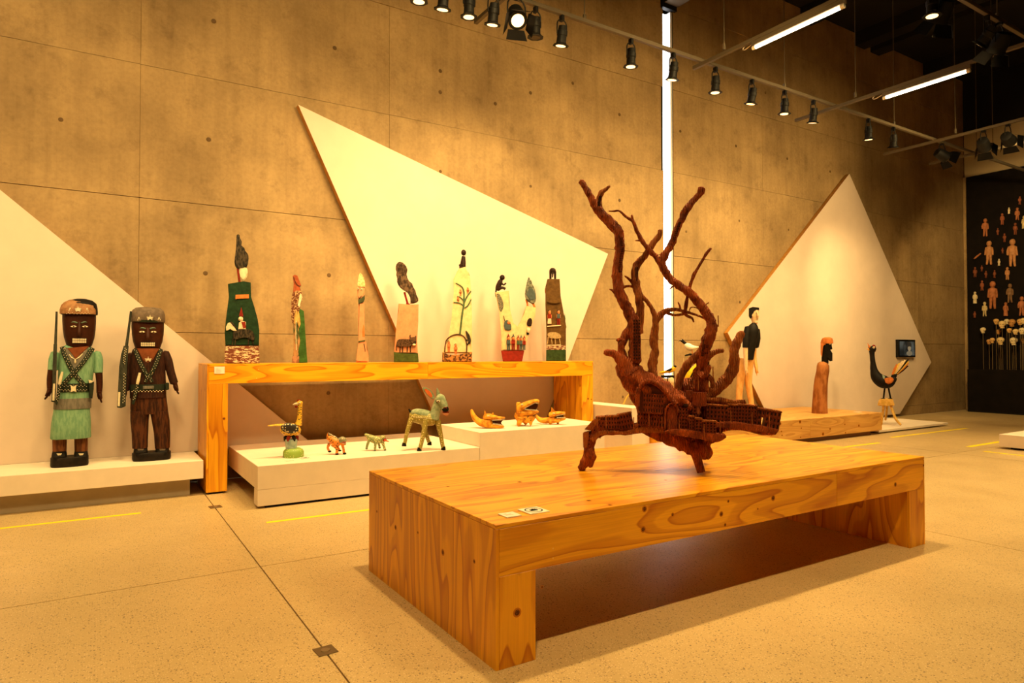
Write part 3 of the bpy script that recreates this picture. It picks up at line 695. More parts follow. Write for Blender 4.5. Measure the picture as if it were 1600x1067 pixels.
    br('twig', [(1063, 485, 1.6, 12), (1062, 478, 1.6, 12), (1059.5, 472, .8, 12)], MAT_TREE_L, 8)
    br('twig', [(1077, 487, 1.0, 10), (1079, 481, 1.0, 8), (1084, 480, .8, 5), (1090, 482, .7, 2)], MAT_TREE_L, 6)
    br('branch', [(1092, 612, 15, 30), (1093, 594, 14, 26), (1098, 574, 10, 20), (1100, 556, 8.5, 10), (1103, 540, 9.5, 4), (1109, 524, 9.5), (1112, 509, 9), (1107, 494, 7.5), (1097, 480, 7), (1086, 466, 6.6), (1073, 454, 6.2), (1060, 446, 6.2), (1049, 437, 6), (1041, 427, 6.2), (1034, 414, 5.6), (1026, 403, 4.4), (1015, 392, 4), (1006, 380, 3.6), (999, 369, 3.2), (993, 356, 3), (989, 346, 2.6), (978, 338.5, 2), (968, 330, 1.8), (959, 330, 1.4), (951, 330, .8)])
    br('twig', [(990, 347, 2.4), (988, 341, 2), (987, 336, 1.2)], n=8)
    br('twig', [(1000, 376, 2), (996, 376, 1.2), (992, 376, .5)], n=6)
    br('twig', [(1056, 446, 2), (1051, 448, 1.4), (1046, 452, .5)], n=6)
    br('twig', [(1099, 480, 1.4), (1103, 476, 1), (1107, 473, .9)], n=6)
    br('branch', [(1042, 428, 6), (1035, 415, 6), (1037, 402, 6.2), (1042, 393, 6), (1050, 380, 5.2), (1056, 363, 5.4), (1064, 345, 5.4), (1072, 329, 6), (1080, 318, 5.2), (1088, 309, 4.8), (1094, 302, 5.4), (1097, 294, 5.4)])
    br('branch', [(1070, 489, 2.8, 8), (1072, 476, 2.8, 8), (1075, 460, 2.6, 8), (1079, 444, 2.6, 8), (1084, 430, 2.6, 8), (1091, 418, 2.3, 8), (1098, 406, 2.1, 8), (1104, 396, 2.4, 8), (1111, 388, 1.5, 8)], n=10)
    br('branch', [(1104, 622, 9, 30), (1116, 610, 9, 28), (1130, 598, 9, 26), (1141, 585, 9, 24), (1147, 570, 8.2, 22), (1147, 552, 7.2, 20), (1151, 536, 7.4, 20), (1157, 524, 6.2, 20), (1160, 519, 4.4, 20)], MAT_TREE_L)
    br('branch', [(985, 582, 16, 0), (974, 566, 12, -2), (962, 555, 6.5, -4), (952, 551, 5.5, -5), (945, 552, 4.4, -6)])
    br('branch', [(976, 572, 9, 0), (972, 554, 6.5, -2), (971, 540, 6.5, -2), (976, 527, 6.5, 0), (984, 514, 7, 4), (992, 500, 7, 6)])
    br('knot', [(975, 532, 4, -2), (969, 531, 4, -4), (964, 531.5, 2.6, -5)], n=8)
    br('branch', [(1060, 622, 5.5, 24), (1061, 600, 5.5, 24), (1066, 582, 6, 22), (1076, 568, 6.6, 20), (1087, 558, 7, 18), (1097, 549, 7, 14)], MAT_TREE_L)
    br('branch', [(1097, 566, 7, 14), (1108, 556, 5.2, 10), (1118, 550, 4.2, 8), (1130, 547.5, 3.4, 6)], MAT_TREE_L)
    br('branch', [(1095, 588, 10, 16), (1103, 580, 7, 14), (1108, 572, 5, 12)], n=10)
    br('branch', [(1117, 616, 4.6, 24), (1115, 604, 4.4, 24), (1112, 594, 4, 22), (1106, 588, 4, 20)], MAT_TREE_L, 10)
    br('twig', [(1100, 595, 2.2, 20), (1106, 593, 2, 20), (1112, 591, 2, 22)], MAT_TREE_L, 8)
    # houses
    def house(x0, x1, y0, y1, d, dep, nx, ny, tilt=0.0, mat=MAT_HOUSE, roof=True, door=True, lean=0.0):
        c = k.P((x0 + x1) / 2, y1, d); a = k.P(x0, y1, d); e = k.P(x1, y0, d); w_, h_ = e.x - a.x, e.z - a.z
        M = Matrix.Translation(c) @ Matrix.Rotation(math.radians(tilt), 4, 'Y') @ Matrix.Rotation(math.radians(lean), 4, 'Z')
        def fin(nm, bm, m, par):
            bmesh.ops.transform(bm, matrix=M, verts=bm.verts); return k.add(nm, bm, m, par)
        o = fin('house', B(-w_ / 2, w_ / 2, 0, dep, -2, h_, .4), mat, t)
        bm = bmesh.new()
        for i in range(nx):
            for j in range(ny):
                cx = -w_ / 2 + w_ * (i + .5) / nx; cz = h_ * (j + .55) / ny; ww = w_ / nx * .22; hh = h_ / ny * .23
                if door and j == 0: hh *= 1.3; cz -= hh * .2
                box(bm, cx - ww, cx + ww, -.25, .4, cz - hh, cz + hh)
        fin('windows', bm, MAT_TREE_D, o)
        bm = bmesh.new()
        for j in range(ny + 1):
            cz = h_ * j / ny; box(bm, -w_ / 2 - .2, w_ / 2 + .2, -.5, .3, cz - .25, cz + .25)
        fin('cornices', bm, mat, o)
        if roof:
            bm = bmesh.new(); slab(bm, [(-w_ / 2 - .8, h_), (w_ / 2 + .8, h_), (w_ / 2 + .2, h_ + 2.0), (-w_ / 2 - .2, h_ + 2.4)], -1, dep + 1, .3); fin('roof', bm, MAT_TREE_L, o)
        return o
    hs = k.slab('house', [(926, 681), (924, 671), (938, 655), (947, 656), (947, 671), (935, 673)], -9, 6, MAT_HOUSE, t, .5); k.slab('roof', [(914, 670), (928, 654.5), (939, 653.5), (925, 672)], -10, 7, MAT_TREE_L, hs, .5)
    hs = k.slab('house', [(918, 700), (919, 676), (926, 680), (923, 700)], -9, 6, MAT_HOUSE, t, .5); k.slab('roof', [(911.5, 676), (921, 673), (919.5, 698), (912, 698)], -10, 7, MAT_TREE_L, hs, .5)
    bm = bmesh.new()
    for wx, wy in ((929, 672), (933, 666), (937, 661), (934, 670), (939, 666), (942, 661), (920.5, 682), (920.5, 688), (920.5, 694), (944, 667)):
        q_ = k.P(wx, wy, -9); box(bm, q_.x - .8, q_.x + .8, -9.4, -8, q_.z - 1.1, q_.z + 1.1)
    k.add('windows', bm, MAT_TREE_D, hs)
    house(933, 947, 653, 671, -8, 15, 4, 3, -6); house(947, 968, 652, 670, -8, 16, 5, 3, -3); house(968, 991, 648, 670, -8, 16, 5, 3, -12)
    house(996, 1016, 645, 664, -14, 14, 5, 3, 3); house(1016, 1038, 645, 667, -16, 14, 5, 3, 6, roof=False)
    house(1004, 1036, 616, 645, -18.5, 8, 8, 4, 3, roof=False)
    house(1060, 1074, 638, 670, -14, 16, 3, 6, 2, roof=False); house(1072, 1088, 634, 656, -4, 12, 3, 4, 2, roof=False)
    house(1077, 1085, 652, 676, -22, 12, 2, 5, 1); house(1086, 1097, 656, 679, -24, 14, 2, 5, 1); house(1098, 1119, 660, 681, -26, 14, 4, 5, 1)
    house(1103, 1137, 635, 661, 4, 18, 6, 4, 2); house(1137, 1153, 634, 661, 4, 18, 4, 5, 2); house(1153, 1182, 635, 662, 3, 18, 6, 5, 3)
    house(1182, 1189, 640, 665, 2, 16, 1, 3, 5, roof=False, door=False); house(1193, 1217, 643, 670, 1, 18, 4, 3, 9); house(1181, 1195, 640, 650, 2, 16, 3, 1, 7, door=False)
    # tower with rows of windows in front of the main limb
    bm = bmesh.new(); a = k.P(995, 568, -9)
    loft(bm, [(a.x + dx, a.y + 4, k.P(995, y, -9).z, w_, 6, 4) for y, w_, dx in ((566, 6.6, 0), (530, 6.6, -.2), (505, 5.8, -1), (496, 4.6, -1.2), (493, 2.5, -1.2))], 16)
    tw = k.add('tower', bm, MAT_HOUSE, t); bm = bmesh.new()
    for j in range(13):
        for i in range(3):
            p = k.P(990.8 + i * 4.0, 560 - j * 4.9, -9); box(bm, p.x - 1.1, p.x + 1.1, p.y - 2.7, p.y - 1, p.z - 1.3, p.z + 1.3)
    k.add('windows', bm, MAT_TREE_D, tw)
    # dark boxes along the limbs imitate shade in cut window rows
    def rows(pts, off, nm='carved_windows'):
        bm = bmesh.new(); P_ = smooth_path([(k.P(x, y, d), 1.0) for x, y, d in pts], 6)
        for i, (p, r) in enumerate(P_):
            for o_ in off: box(bm, p.x + o_ - .8, p.x + o_ + .8, p.y - .6, p.y + .6, p.z - .7, p.z + .7)
        k.add(nm, bm, MAT_TREE_D, t)
    rows([(971, 372, -7.0), (972, 390, -6.2), (970, 410, -6.6), (969, 425, -7)], (-1.3, 1.3))
    rows([(995, 418, 2.6), (995, 428, 2.2), (994, 438, 1.8)], (-1.6, 1.2))
    rows([(1104, 531, -5), (1102, 543, -4.6), (1101, 556, 2)], (-4, -1.4, 1.2, 3.8))
    rows([(936, 322, -6.2), (936.5, 314, -4), (938, 307, -4)], (-1.2, 1.2))
    rows([(1052, 378, -5), (1057, 362, -5.2), (1062, 348, -5.2)], (-1.2, 1.2))
    # little house rows riding on the limbs
    for pts, d0, d1 in (([(942, 336), (950, 339), (960, 346), (968, 352), (967, 359), (955, 354)], -5, 5), ([(1045, 430), (1051, 434), (1057, 439), (1056, 445), (1048, 441)], -4, 4),
                        ([(1059, 443), (1063, 443), (1070, 450), (1068, 456), (1058, 449)], -4, 4), ([(1073, 452), (1078, 454), (1090, 466), (1088, 471), (1074, 459)], -4, 4),
                        ([(1091, 468), (1095, 470), (1101, 479), (1099, 485), (1090, 475)], -4, 4), ([(1103, 482), (1110, 488), (1117, 497), (1116, 505), (1104, 492)], -4, 4)):
        k.slab('limb_house', pts, d0, d1, MAT_HOUSE, t, .5)
        bm = bmesh.new()
        for f_ in (.25, .5, .75):
            a = Vector(pts[1]).lerp(Vector(pts[2]), f_) if len(pts) == 5 else Vector(pts[0]).lerp(Vector(pts[3]), f_)
            p = k.P(a.x - .6, a.y + 2.6, d0); box(bm, p.x - .9, p.x + .9, p.y - .3, p.y + .6, p.z - 1.2, p.z + 1.2)
        k.add('carved_windows', bm, MAT_TREE_D, t)
    # hollow mouth (dark slab in place of a shaded cavity), arch door, drum, log and terrace
    k.slab('hollow', [(998, 640), (999, 612), (1006, 599), (1016, 597), (1030, 606), (1042, 618), (1040, 634), (1026, 644), (1010, 645)], -16.5, -13, plain('painted_hollow_shade', (0.07, 0.014, 0.004), .8), t, 1.0, 2)
    bm = bmesh.new(); tube(bm, k.T([(996, 634, 4, -14), (997, 612, 4, -17), (1006, 598, 4, -19), (1018, 596, 4, -19), (1034, 606, 4, -17), (1046, 620, 4.5, -15), (1056, 632, 5, -14)], 5), 10, rough=.2, round_end=True)
    k.add('lip', bm, MAT_TREE, t)
    k.slab('arch_door', [(1041, 671), (1041, 645), (1044, 636), (1050, 632), (1055, 636), (1058, 645), (1058, 672)], -17, -8, MAT_HOUSE, t, .8)
    bm = bmesh.new(); tube(bm, k.T([(1039, 671, 1.6, -17), (1039.5, 645, 1.6, -17), (1043, 635, 1.6, -17), (1050, 630, 1.6, -17), (1057, 635, 1.6, -17), (1060, 645, 1.6, -17)], 4), 8); k.add('arch', bm, MAT_TREE, t)
    a = k.P(1092.5, 634, 4); b_ = k.P(1092.5, 613, 4); bm = bmesh.new(); cyl(bm, a, b_, 11, 11.4, 20); k.add('drum', bm, MAT_HOUSE, t)
    k.box('block', 1072, 1083, 611, 627, 2, 14, MAT_HOUSE, t)
    br('nose', [(1052, 628, 10, -6), (1064, 626, 9, -8), (1074, 634, 6.5, -8), (1078, 640, 4, -8)], MAT_TREE)
    k.blob('nostril', 1071, 634, -14, (4, 1.6, 3.4), MAT_TREE_D, t)
    br('log', [(1104, 626, 5, 22), (1122, 626, 5.4, 22), (1142, 629, 5, 22), (1164, 629, 4.4, 22)], MAT_TREE_L)
    k.slab('terrace', [(1036, 672), (1062, 668), (1100, 673), (1131, 677), (1126, 684), (1112, 688), (1090, 682), (1060, 678)], -28, 0, MAT_TREE, t, 1.5, 2)
    k.slab('right_terrace', [(1100, 660), (1150, 659), (1190, 665), (1216, 671), (1211, 678), (1195, 675), (1160, 668), (1120, 668)], -8, 20, MAT_TREE, t, 1.5)
    k.slab('left_terrace', [(923, 684), (934, 673), (950, 671), (976, 674), (1000, 665), (1040, 666), (1040, 676), (1004, 674), (977, 679), (950, 675), (938, 678), (928, 690)], -13, 8, MAT_TREE_L, t, 1.0)
    for (x, y0, y1, d) in ((933, 652, 672, -14), (947, 652, 671, -12), (990, 652, 672, -14), (996, 648, 668, -14), (1014, 645, 664, -17), (1034, 650, 668, -18), (1046, 655, 673, -22), (1061, 655, 675, -24), (1100, 663, 682, -29), (1125, 657, 679, -24), (1142, 642, 660, -6), (1175, 644, 663, -6), (1202, 650, 670, -8), (1107, 602, 622, 6), (1114, 573, 590, 10), (1076, 591, 616, 20), (1054, 586, 608, 6), (1091, 588, 608, 4), (1133, 508, 520, 0) if False else (1122, 493, 509, 0)):
        k.tube('post', [(x, y0, .8, d), (x + .4, y1 + 1.5, .9, d)], MAT_TREE_L, t, n=6, sub=0)
    k.tube('peg', [(935, 679, 1, -10), (938, 685, 1, -10)], MAT_TREE, t, n=6, sub=0)
tree()

# ================================================================ TWO CARVED SOLDIERS
SKIN = paint((0.045, 0.012, 0.005), 0.45, 0.25, 18); SKIN_R = paint((0.20, 0.055, 0.018), 0.5, 0.2, 18)
GREEN = streaks((0.15, 0.31, 0.19), (0.22, 0.39, 0.24), 14, (4, 4, 1)); GREY = streaks((0.13, 0.12, 0.10), (0.19, 0.17, 0.14), 14, (4, 4, 1))
BROWNC = streaks((0.022, 0.007, 0.004), (0.045, 0.014, 0.007), 14, (5, 5, 1)); TROUS = streaks((0.024, 0.008, 0.004), (0.085, 0.026, 0.009), 12, (5, 5, .7))
STRAP = paint((0.020, 0.026, 0.016), 0.5, 0.2, 40); CREAM = paint((0.72, 0.62, 0.42), 0.5, 0.1, 40); BASEB = paint((0.014, 0.009, 0.006), 0.5, 0.4, 20)
CAPB = streaks((0.26, 0.12, 0.05), (0.36, 0.18, 0.08), 12, (2, 2, 2)); CAPG = streaks((0.12, 0.085, 0.060), (0.17, 0.12, 0.085), 12, (2, 2, 2))
BLKP = paint((0.008, 0.006, 0.005), 0.6, 0.3, 30); RIFLE = streaks((0.025, 0.028, 0.02), (0.05, 0.05, 0.035), 40, (1, 1, .3)); TEETH = paint((0.70, 0.60, 0.42), 0.5, 0.05, 30)
LEGW = streaks((0.09, 0.028, 0.010), (0.19, 0.065, 0.02), 12, (5, 5, .7)); BROW = paint((0.10, 0.16, 0.11), 0.5, 0.1, 30)
def tick_row(k, bm, pts, d, step=2.2, size=.55):
    """small raised zigzag ticks along a strap"""
    P_ = [k.P(x, y, d) for x, y in pts]; n = 0
    for a, c in zip(P_, P_[1:]):
        L = (c - a).length; t_ = (c - a).normalized(); s_ = Vector((-t_.z, 0, t_.x)); m_ = int(L / step)
        for i in range(m_):
            q = a + t_ * (i + .5) * step + s_ * (.9 if (i + n) % 2 else -.9)
            blob(bm, q, (size, .4, size), 0, 6, 4)
        n += m_
    return bm
def star(k, cx, cy, d, r, mat, par, inner=.42):
    c = k.P(cx, cy, d); pts = []
    for i in range(10):
        a = math.pi / 2 + i * math.pi / 5; q = r if i % 2 == 0 else r * inner; pts.append((c.x + q * math.cos(a), c.z + q * math.sin(a)))
    return k.add('star_badge', slab(bmesh.new(), pts, c.y, c.y + 1.5), mat, par, smooth=False)
def vbadge(k, cx, cy, d, mat, par):
    bm = bmesh.new()
    for s_ in (-1, 1): tube(bm, [(k.P(cx + s_ * 2, cy + 2.6, d), .5), (k.P(cx, cy - 2.6, d), .5)], 6)
    return k.add('chevron_badge', bm, mat, par)
def face(k, t, cx, y0, y1, w, skin):
    """long carved head between chin y1 and brow y0"""
    h = y1 - y0; bm = bmesh.new()
    rows_ = [(y1 + 1, .28, 8), (y1 - h * .06, .55, 11), (y1 - h * .18, .76, 14), (y1 - h * .38, .90, 16), (y1 - h * .6, .97, 17), (y1 - h * .82, 1.0, 17.5), (y0, 1.0, 17.5), (y0 - 8, .98, 17), (y0 - 13, .8, 14)]
    c = k.P(cx, y1); loft(bm, [(k.P(cx, y).x, 0, k.P(cx, y).z, w * f, dd, 2.5) for y, f, dd in rows_], 24)
    hd = k.add('head', bm, skin, t)
    for s_ in (-1, 1):
        k.blob('ear', cx + s_ * (w + .3), y0 + h * .28, 1, (1.8, 4, 6.5), skin, hd)
        k.blob('eye', cx + s_ * w * .40, y0 + h * .32, -16.6, (4.0, 1.6, 1.5), CREAM, hd); k.blob('pupil', cx + s_ * w * .40, y0 + h * .32, -17.6, (1.3, 1.0, 1.2), BLKP, hd)
        k.tube('eyebrow', [(cx + s_ * w * .14, y0 + h * .22, 1.1, -16.8), (cx + s_ * w * .42, y0 + h * .19, 1.2, -16.2), (cx + s_ * w * .66, y0 + h * .24, .8, -14)], BROW, hd, n=6)
    bm = bmesh.new(); tube(bm, k.T([(cx, y0 + h * .2, 2.0, -16.5), (cx, y0 + h * .36, 2.8, -18.5), (cx, y0 + h * .5, 3.8, -19.5), (cx, y0 + h * .56, 3.2, -17.5)], 3), 10, round_end=True); k.add('nose', bm, skin, hd)
    ym = y0 + h * .70; a = k.P(cx - w * .52, ym + h * .068, -15.6); c = k.P(cx + w * .52, ym - h * .068, -15.6)
    mt = k.add('mouth', B(a.x, c.x, -16.8, -12, a.z, c.z, .8), BLKP, hd); bm = bmesh.new(); nT = 8; ww = (c.x - a.x - 1.0) / nT; mz = (a.z + c.z) / 2
    for i in range(nT):
        for z0, z1 in ((a.z + .6, mz - .25), (mz + .25, c.z - .6)): box(bm, a.x + .5 + i * ww + .2, a.x + .5 + (i + 1) * ww - .2, -17.5, -16, z0, z1, .2)
    k.add('teeth', bm, TEETH, mt); return hd
def hand(k, t, x, y, dx, mat, d=0.0):
    """closed carved mitt with five fingers bent inward"""
    bm = bmesh.new(); tube(bm, k.T([(x, y, 4.2, d), (x + dx * .3, y + 6, 4.6, d), (x + dx * .8, y + 11, 3.8, d)], 3), 10, flat=(.8, 1.1), round_end=True)
    for i in range(4): tube(bm, k.T([(x + dx * .7, y + 9, 1.3, d - 3 + i * 2), (x + dx * 1.1, y + 14 - abs(i - 1.5) * .6, 1.25, d - 3 + i * 2), (x + dx * 1.8, y + 17.5 - abs(i - 1.5), 1.0, d - 3 + i * 2)], 3), 7, round_end=True)
    tube(bm, k.T([(x + dx * .2, y + 4, 1.5, d - 4), (x + dx * 1.1, y + 8, 1.3, d - 6), (x + dx * 1.5, y + 12, 1.0, d - 6)], 3), 7, round_end=True)
    return k.add('hand', bm, mat, t)
def prism(k, rows_, mat, t, nm, n=24):
    bm = bmesh.new(); loft(bm, [((k.P(x0, y).x + k.P(x1, y).x) / 2, dd, k.P(x0, y).z, (k.P(x1, y).x - k.P(x0, y).x) / 2, b, pw) for y, x0, x1, dd, b, pw in rows_], n)
    return k.add(nm, bm, mat, t)
def strap(k, pts, w, mat, t, nm, d=None, ticks=True):
    """flat carved band lying on the body front"""
    bm = bmesh.new(); P_ = smooth_path([(k.P(x, y, dd), w) for x, y, dd in pts], 3)
    tube(bm, P_, 8, flat=(1, .35)); o = k.add(nm, bm, mat, t)
    if ticks:
        bm = bmesh.new()
        for i in range(0, len(P_) - 1):
            a, c = P_[i][0], P_[i + 1][0]; m_ = max(1, int((c - a).length / 1.9))
            for j in range(m_):
                q = a.lerp(c, (j + .5) / m_); sg = 1 if (i * 3 + j) % 2 else -1; dr = (c - a).normalized(); s_ = Vector((-dr.z, 0, dr.x))
                blob(bm, q + s_ * sg * w * .45 + Vector((0, -w * .38, 0)), (.55, .35, .55), 0, 6, 4)
        k.add('zigzag', bm, CREAM, o)
    return o
def soldier_green():
    k = K(108, 729, Vector((gy(108, 729, 7.22).x, 7.22, 0.3355))); t = k.thing('carved_soldier', 'carved wooden soldier in green uniform and skirt with a brown cap and rifle', 'sculpture')
    prism(k, [(729, 79, 138, 0, 17, 3), (727, 78, 138.5, 0, 17.5, 3), (715, 78.5, 138.5, 0, 17.5, 3), (714, 80, 137, 0, 17, 3)], BASEB, t, 'base')
    for x0, x1 in ((80.5, 105), (115, 138)):
        prism(k, [(717, x0, x1, -3, 13, 2.6), (712, x0, x1, -3, 13, 2.6), (708, x0 + .5, x1 - .5, 0, 10.5, 2.4), (704, x0 + 1.5, x1 - 1.5, 2, 8, 2.2)], BLKP, t, 'shoe')
        prism(k, [(706, x0 + 1.5, x1 - 1, 2, 8.6, 2.3), (690, x0 + 1, x1 - .5, 2, 9, 2.3), (678, x0 + 1, x1 - .5, 2, 9.5, 2.3)], LEGW, t, 'leg')
        cx = (x0 + x1) / 2; k.slab('lace', [(cx - 4, 706.5), (cx + 4, 706.5), (cx + .5, 711.5), (cx - .5, 711.5)], -12.8, -9, CREAM, t, .2)
    prism(k, [(685.5, 79, 142, 0, 17, 2.6), (684, 78, 142.5, 0, 17.5, 2.6), (660, 80, 142, 0, 16.5, 2.6), (637, 84, 140.5, 0, 15.5, 2.6)], GREEN, t, 'skirt')
    prism(k, [(638.5, 83, 142.5, 0, 16.6, 2.6), (630, 83.5, 143, 0, 16.6, 2.6), (622, 84.5, 143, 0, 16, 2.6)], GREY, t, 'shirt_tail')
    prism(k, [(624, 88, 142, 0, 15.5, 2.6), (610, 90, 142.5, 0, 15.5, 2.6), (585, 90.5, 146, 0, 16, 2.6), (562, 91, 148, 0, 15.5, 2.6), (548, 93, 147, 0, 14, 2.4), (541, 98, 143, 0, 11, 2.2), (537, 104, 139, 0, 8, 2)], GREEN, t, 'tunic')
    k.slab('undershirt', [(102, 541), (123, 556), (139, 541), (128, 566), (114, 582), (104, 560)], -16.4, -8, GREY, t, .8)
    k.slab('chest', [(105, 543), (139, 540), (118, 560)], -17.0, -8, SKIN_R, t, .6)
    strap(k, [(101, 542, -14.5), (117.5, 561, -17.6), (138, 541, -14.5)], .7, CREAM, t, 'necklace', ticks=False); k.blob('pendant', 117.5, 564, -18.2, (1.4, .9, 3), CREAM, t)
    prism(k, [(552, 110, 134, 0, 9, 2), (540, 108, 138, 0, 10, 2)], SKIN_R, t, 'neck')
    strap(k, [(97, 541, -12), (104, 560, -17), (116, 583, -17.8), (131, 600, -17)], 3.2, STRAP, t, 'bandolier'); strap(k, [(145, 543, -12), (130, 565, -17.2), (113, 584, -18.6), (99, 599, -16.8)], 3.2, STRAP, t, 'bandolier')
    prism(k, [(611.5, 89, 143.5, 0, 16.9, 2.6), (598.5, 89.5, 144, 0, 16.9, 2.6)], STRAP, t, 'belt')
    bm = bmesh.new(); tick_row(k, bm, [(93, 609), (138, 609)], -17.4, 2.0); tick_row(k, bm, [(93, 602), (138, 602)], -17.4, 2.4); k.add('belt_stitching', bm, CREAM, t)
    k.slab('buckle', [(110, 600), (114.8, 602.5), (119.5, 600), (118, 606), (119.5, 611), (114.8, 609), (110, 611), (111.5, 606)], -19.2, -16, CREAM, t, .3)
    for x0, x1, up_, lo, hx, hy, dx in ((77, 91, 549, 577, 78, 606, -4.5), (147.5, 159, 549, 581, 155, 611, 2.2)):
        cx = (x0 + x1) / 2
        k.tube('sleeve', [(cx + (2 if dx < 0 else -2), up_ + 1, 5.4, 2), (cx, up_ + 12, 7, 1), (cx - (1.5 if dx < 0 else 0), lo, 6.8, 0)], GREEN, t, n=14, round_end=True)
        k.tube('forearm', [(cx - (2.5 if dx < 0 else -.8), lo - 3, 5.4, 0), (hx + .5, (lo + hy) / 2, 4.6, -1), (hx, hy + 2, 3.8, -2)], SKIN, t, n=12)
        hand(k, t, hx, hy, dx, SKIN, -3)
    face(k, t, 124, 491, 549, 22.5, SKIN)
    bm = bmesh.new(); a = k.P(124, 489)
    loft(bm, [(k.P(124, y).x + dx, dd, k.P(124, y).z, w_, b, 2.3) for y, w_, b, dd, dx in ((491, 24.5, 20, 0, 0), (488.5, 25, 21, 0, 0), (480, 24.5, 20.5, 0, 0), (473, 22, 19, 1, 1), (468.5, 16, 15, 2, 2), (466, 7, 8, 3, 3))], 26); cp = k.add('cap', bm, BLKP, t)
    bm = bmesh.new(); loft(bm, [(k.P(122, y).x, dd, k.P(122, y).z, w_, b, 2.3) for y, w_, b, dd in ((490.5, 24, 14, -8), (484, 24, 14, -8), (477, 22, 13, -7.6), (471.5, 17, 10.5, -6), (468, 9, 6, -4.5))], 26); pt = k.add('cap_front', bm, CAPB, cp)
    star(k, 122, 482.5, -23, 5, CREAM, pt); vbadge(k, 109.5, 482.5, -20.6, CREAM, pt); vbadge(k, 136, 483, -20.6, CREAM, pt)
    bm = bmesh.new(); tick_row(k, bm, [(103, 488), (112, 488.6), (122, 489), (132, 488.6), (142, 488)], -21.6, 2.0); k.add('cap_stitching', bm, CREAM, pt)
    r_ = k.tube('rifle_barrel', [(88.6, 486, 1.5, -14), (86.6, 540, 2.0, -14), (86.2, 552, 2.2, -14)], RIFLE, t, n=10, sub=0)
    k.slab('rifle_stock', [(84, 537), (89.5, 537), (89, 560), (88, 598), (87, 627), (80.5, 626), (82, 598), (83, 560)], -17, -11, RIFLE, t, .8)
    k.slab('rifle_inlay', [(83.5, 598), (86.5, 598), (85.5, 624), (82, 624)], -17.8, -16, CREAM, t, .2)
    k.tube('dagger_handle', [(97.5, 580, 1.4, -19), (94.5, 592, 2.2, -20), (93, 600, 1.8, -20)], CREAM, t, n=8); k.slab('dagger_sheath', [(91, 598), (97, 598), (94, 616), (89.5, 631), (87, 629), (89, 612)], -20.5, -17, STRAP, t, .5)
    bm = bmesh.new(); tick_row(k, bm, [(94, 601), (91, 616), (88.6, 627)], -20.8, 2.0, .6); k.add('sheath_stitching', bm, CREAM, t)
    k.slab('holster', [(138, 597), (146.5, 595), (146, 606), (144, 621), (139.5, 620)], -18, -10, STRAP, t, 1.0); k.slab('pistol_grip', [(138, 592), (145, 594), (143, 600), (139, 598)], -17, -12, CREAM, t, .5)
soldier_green()
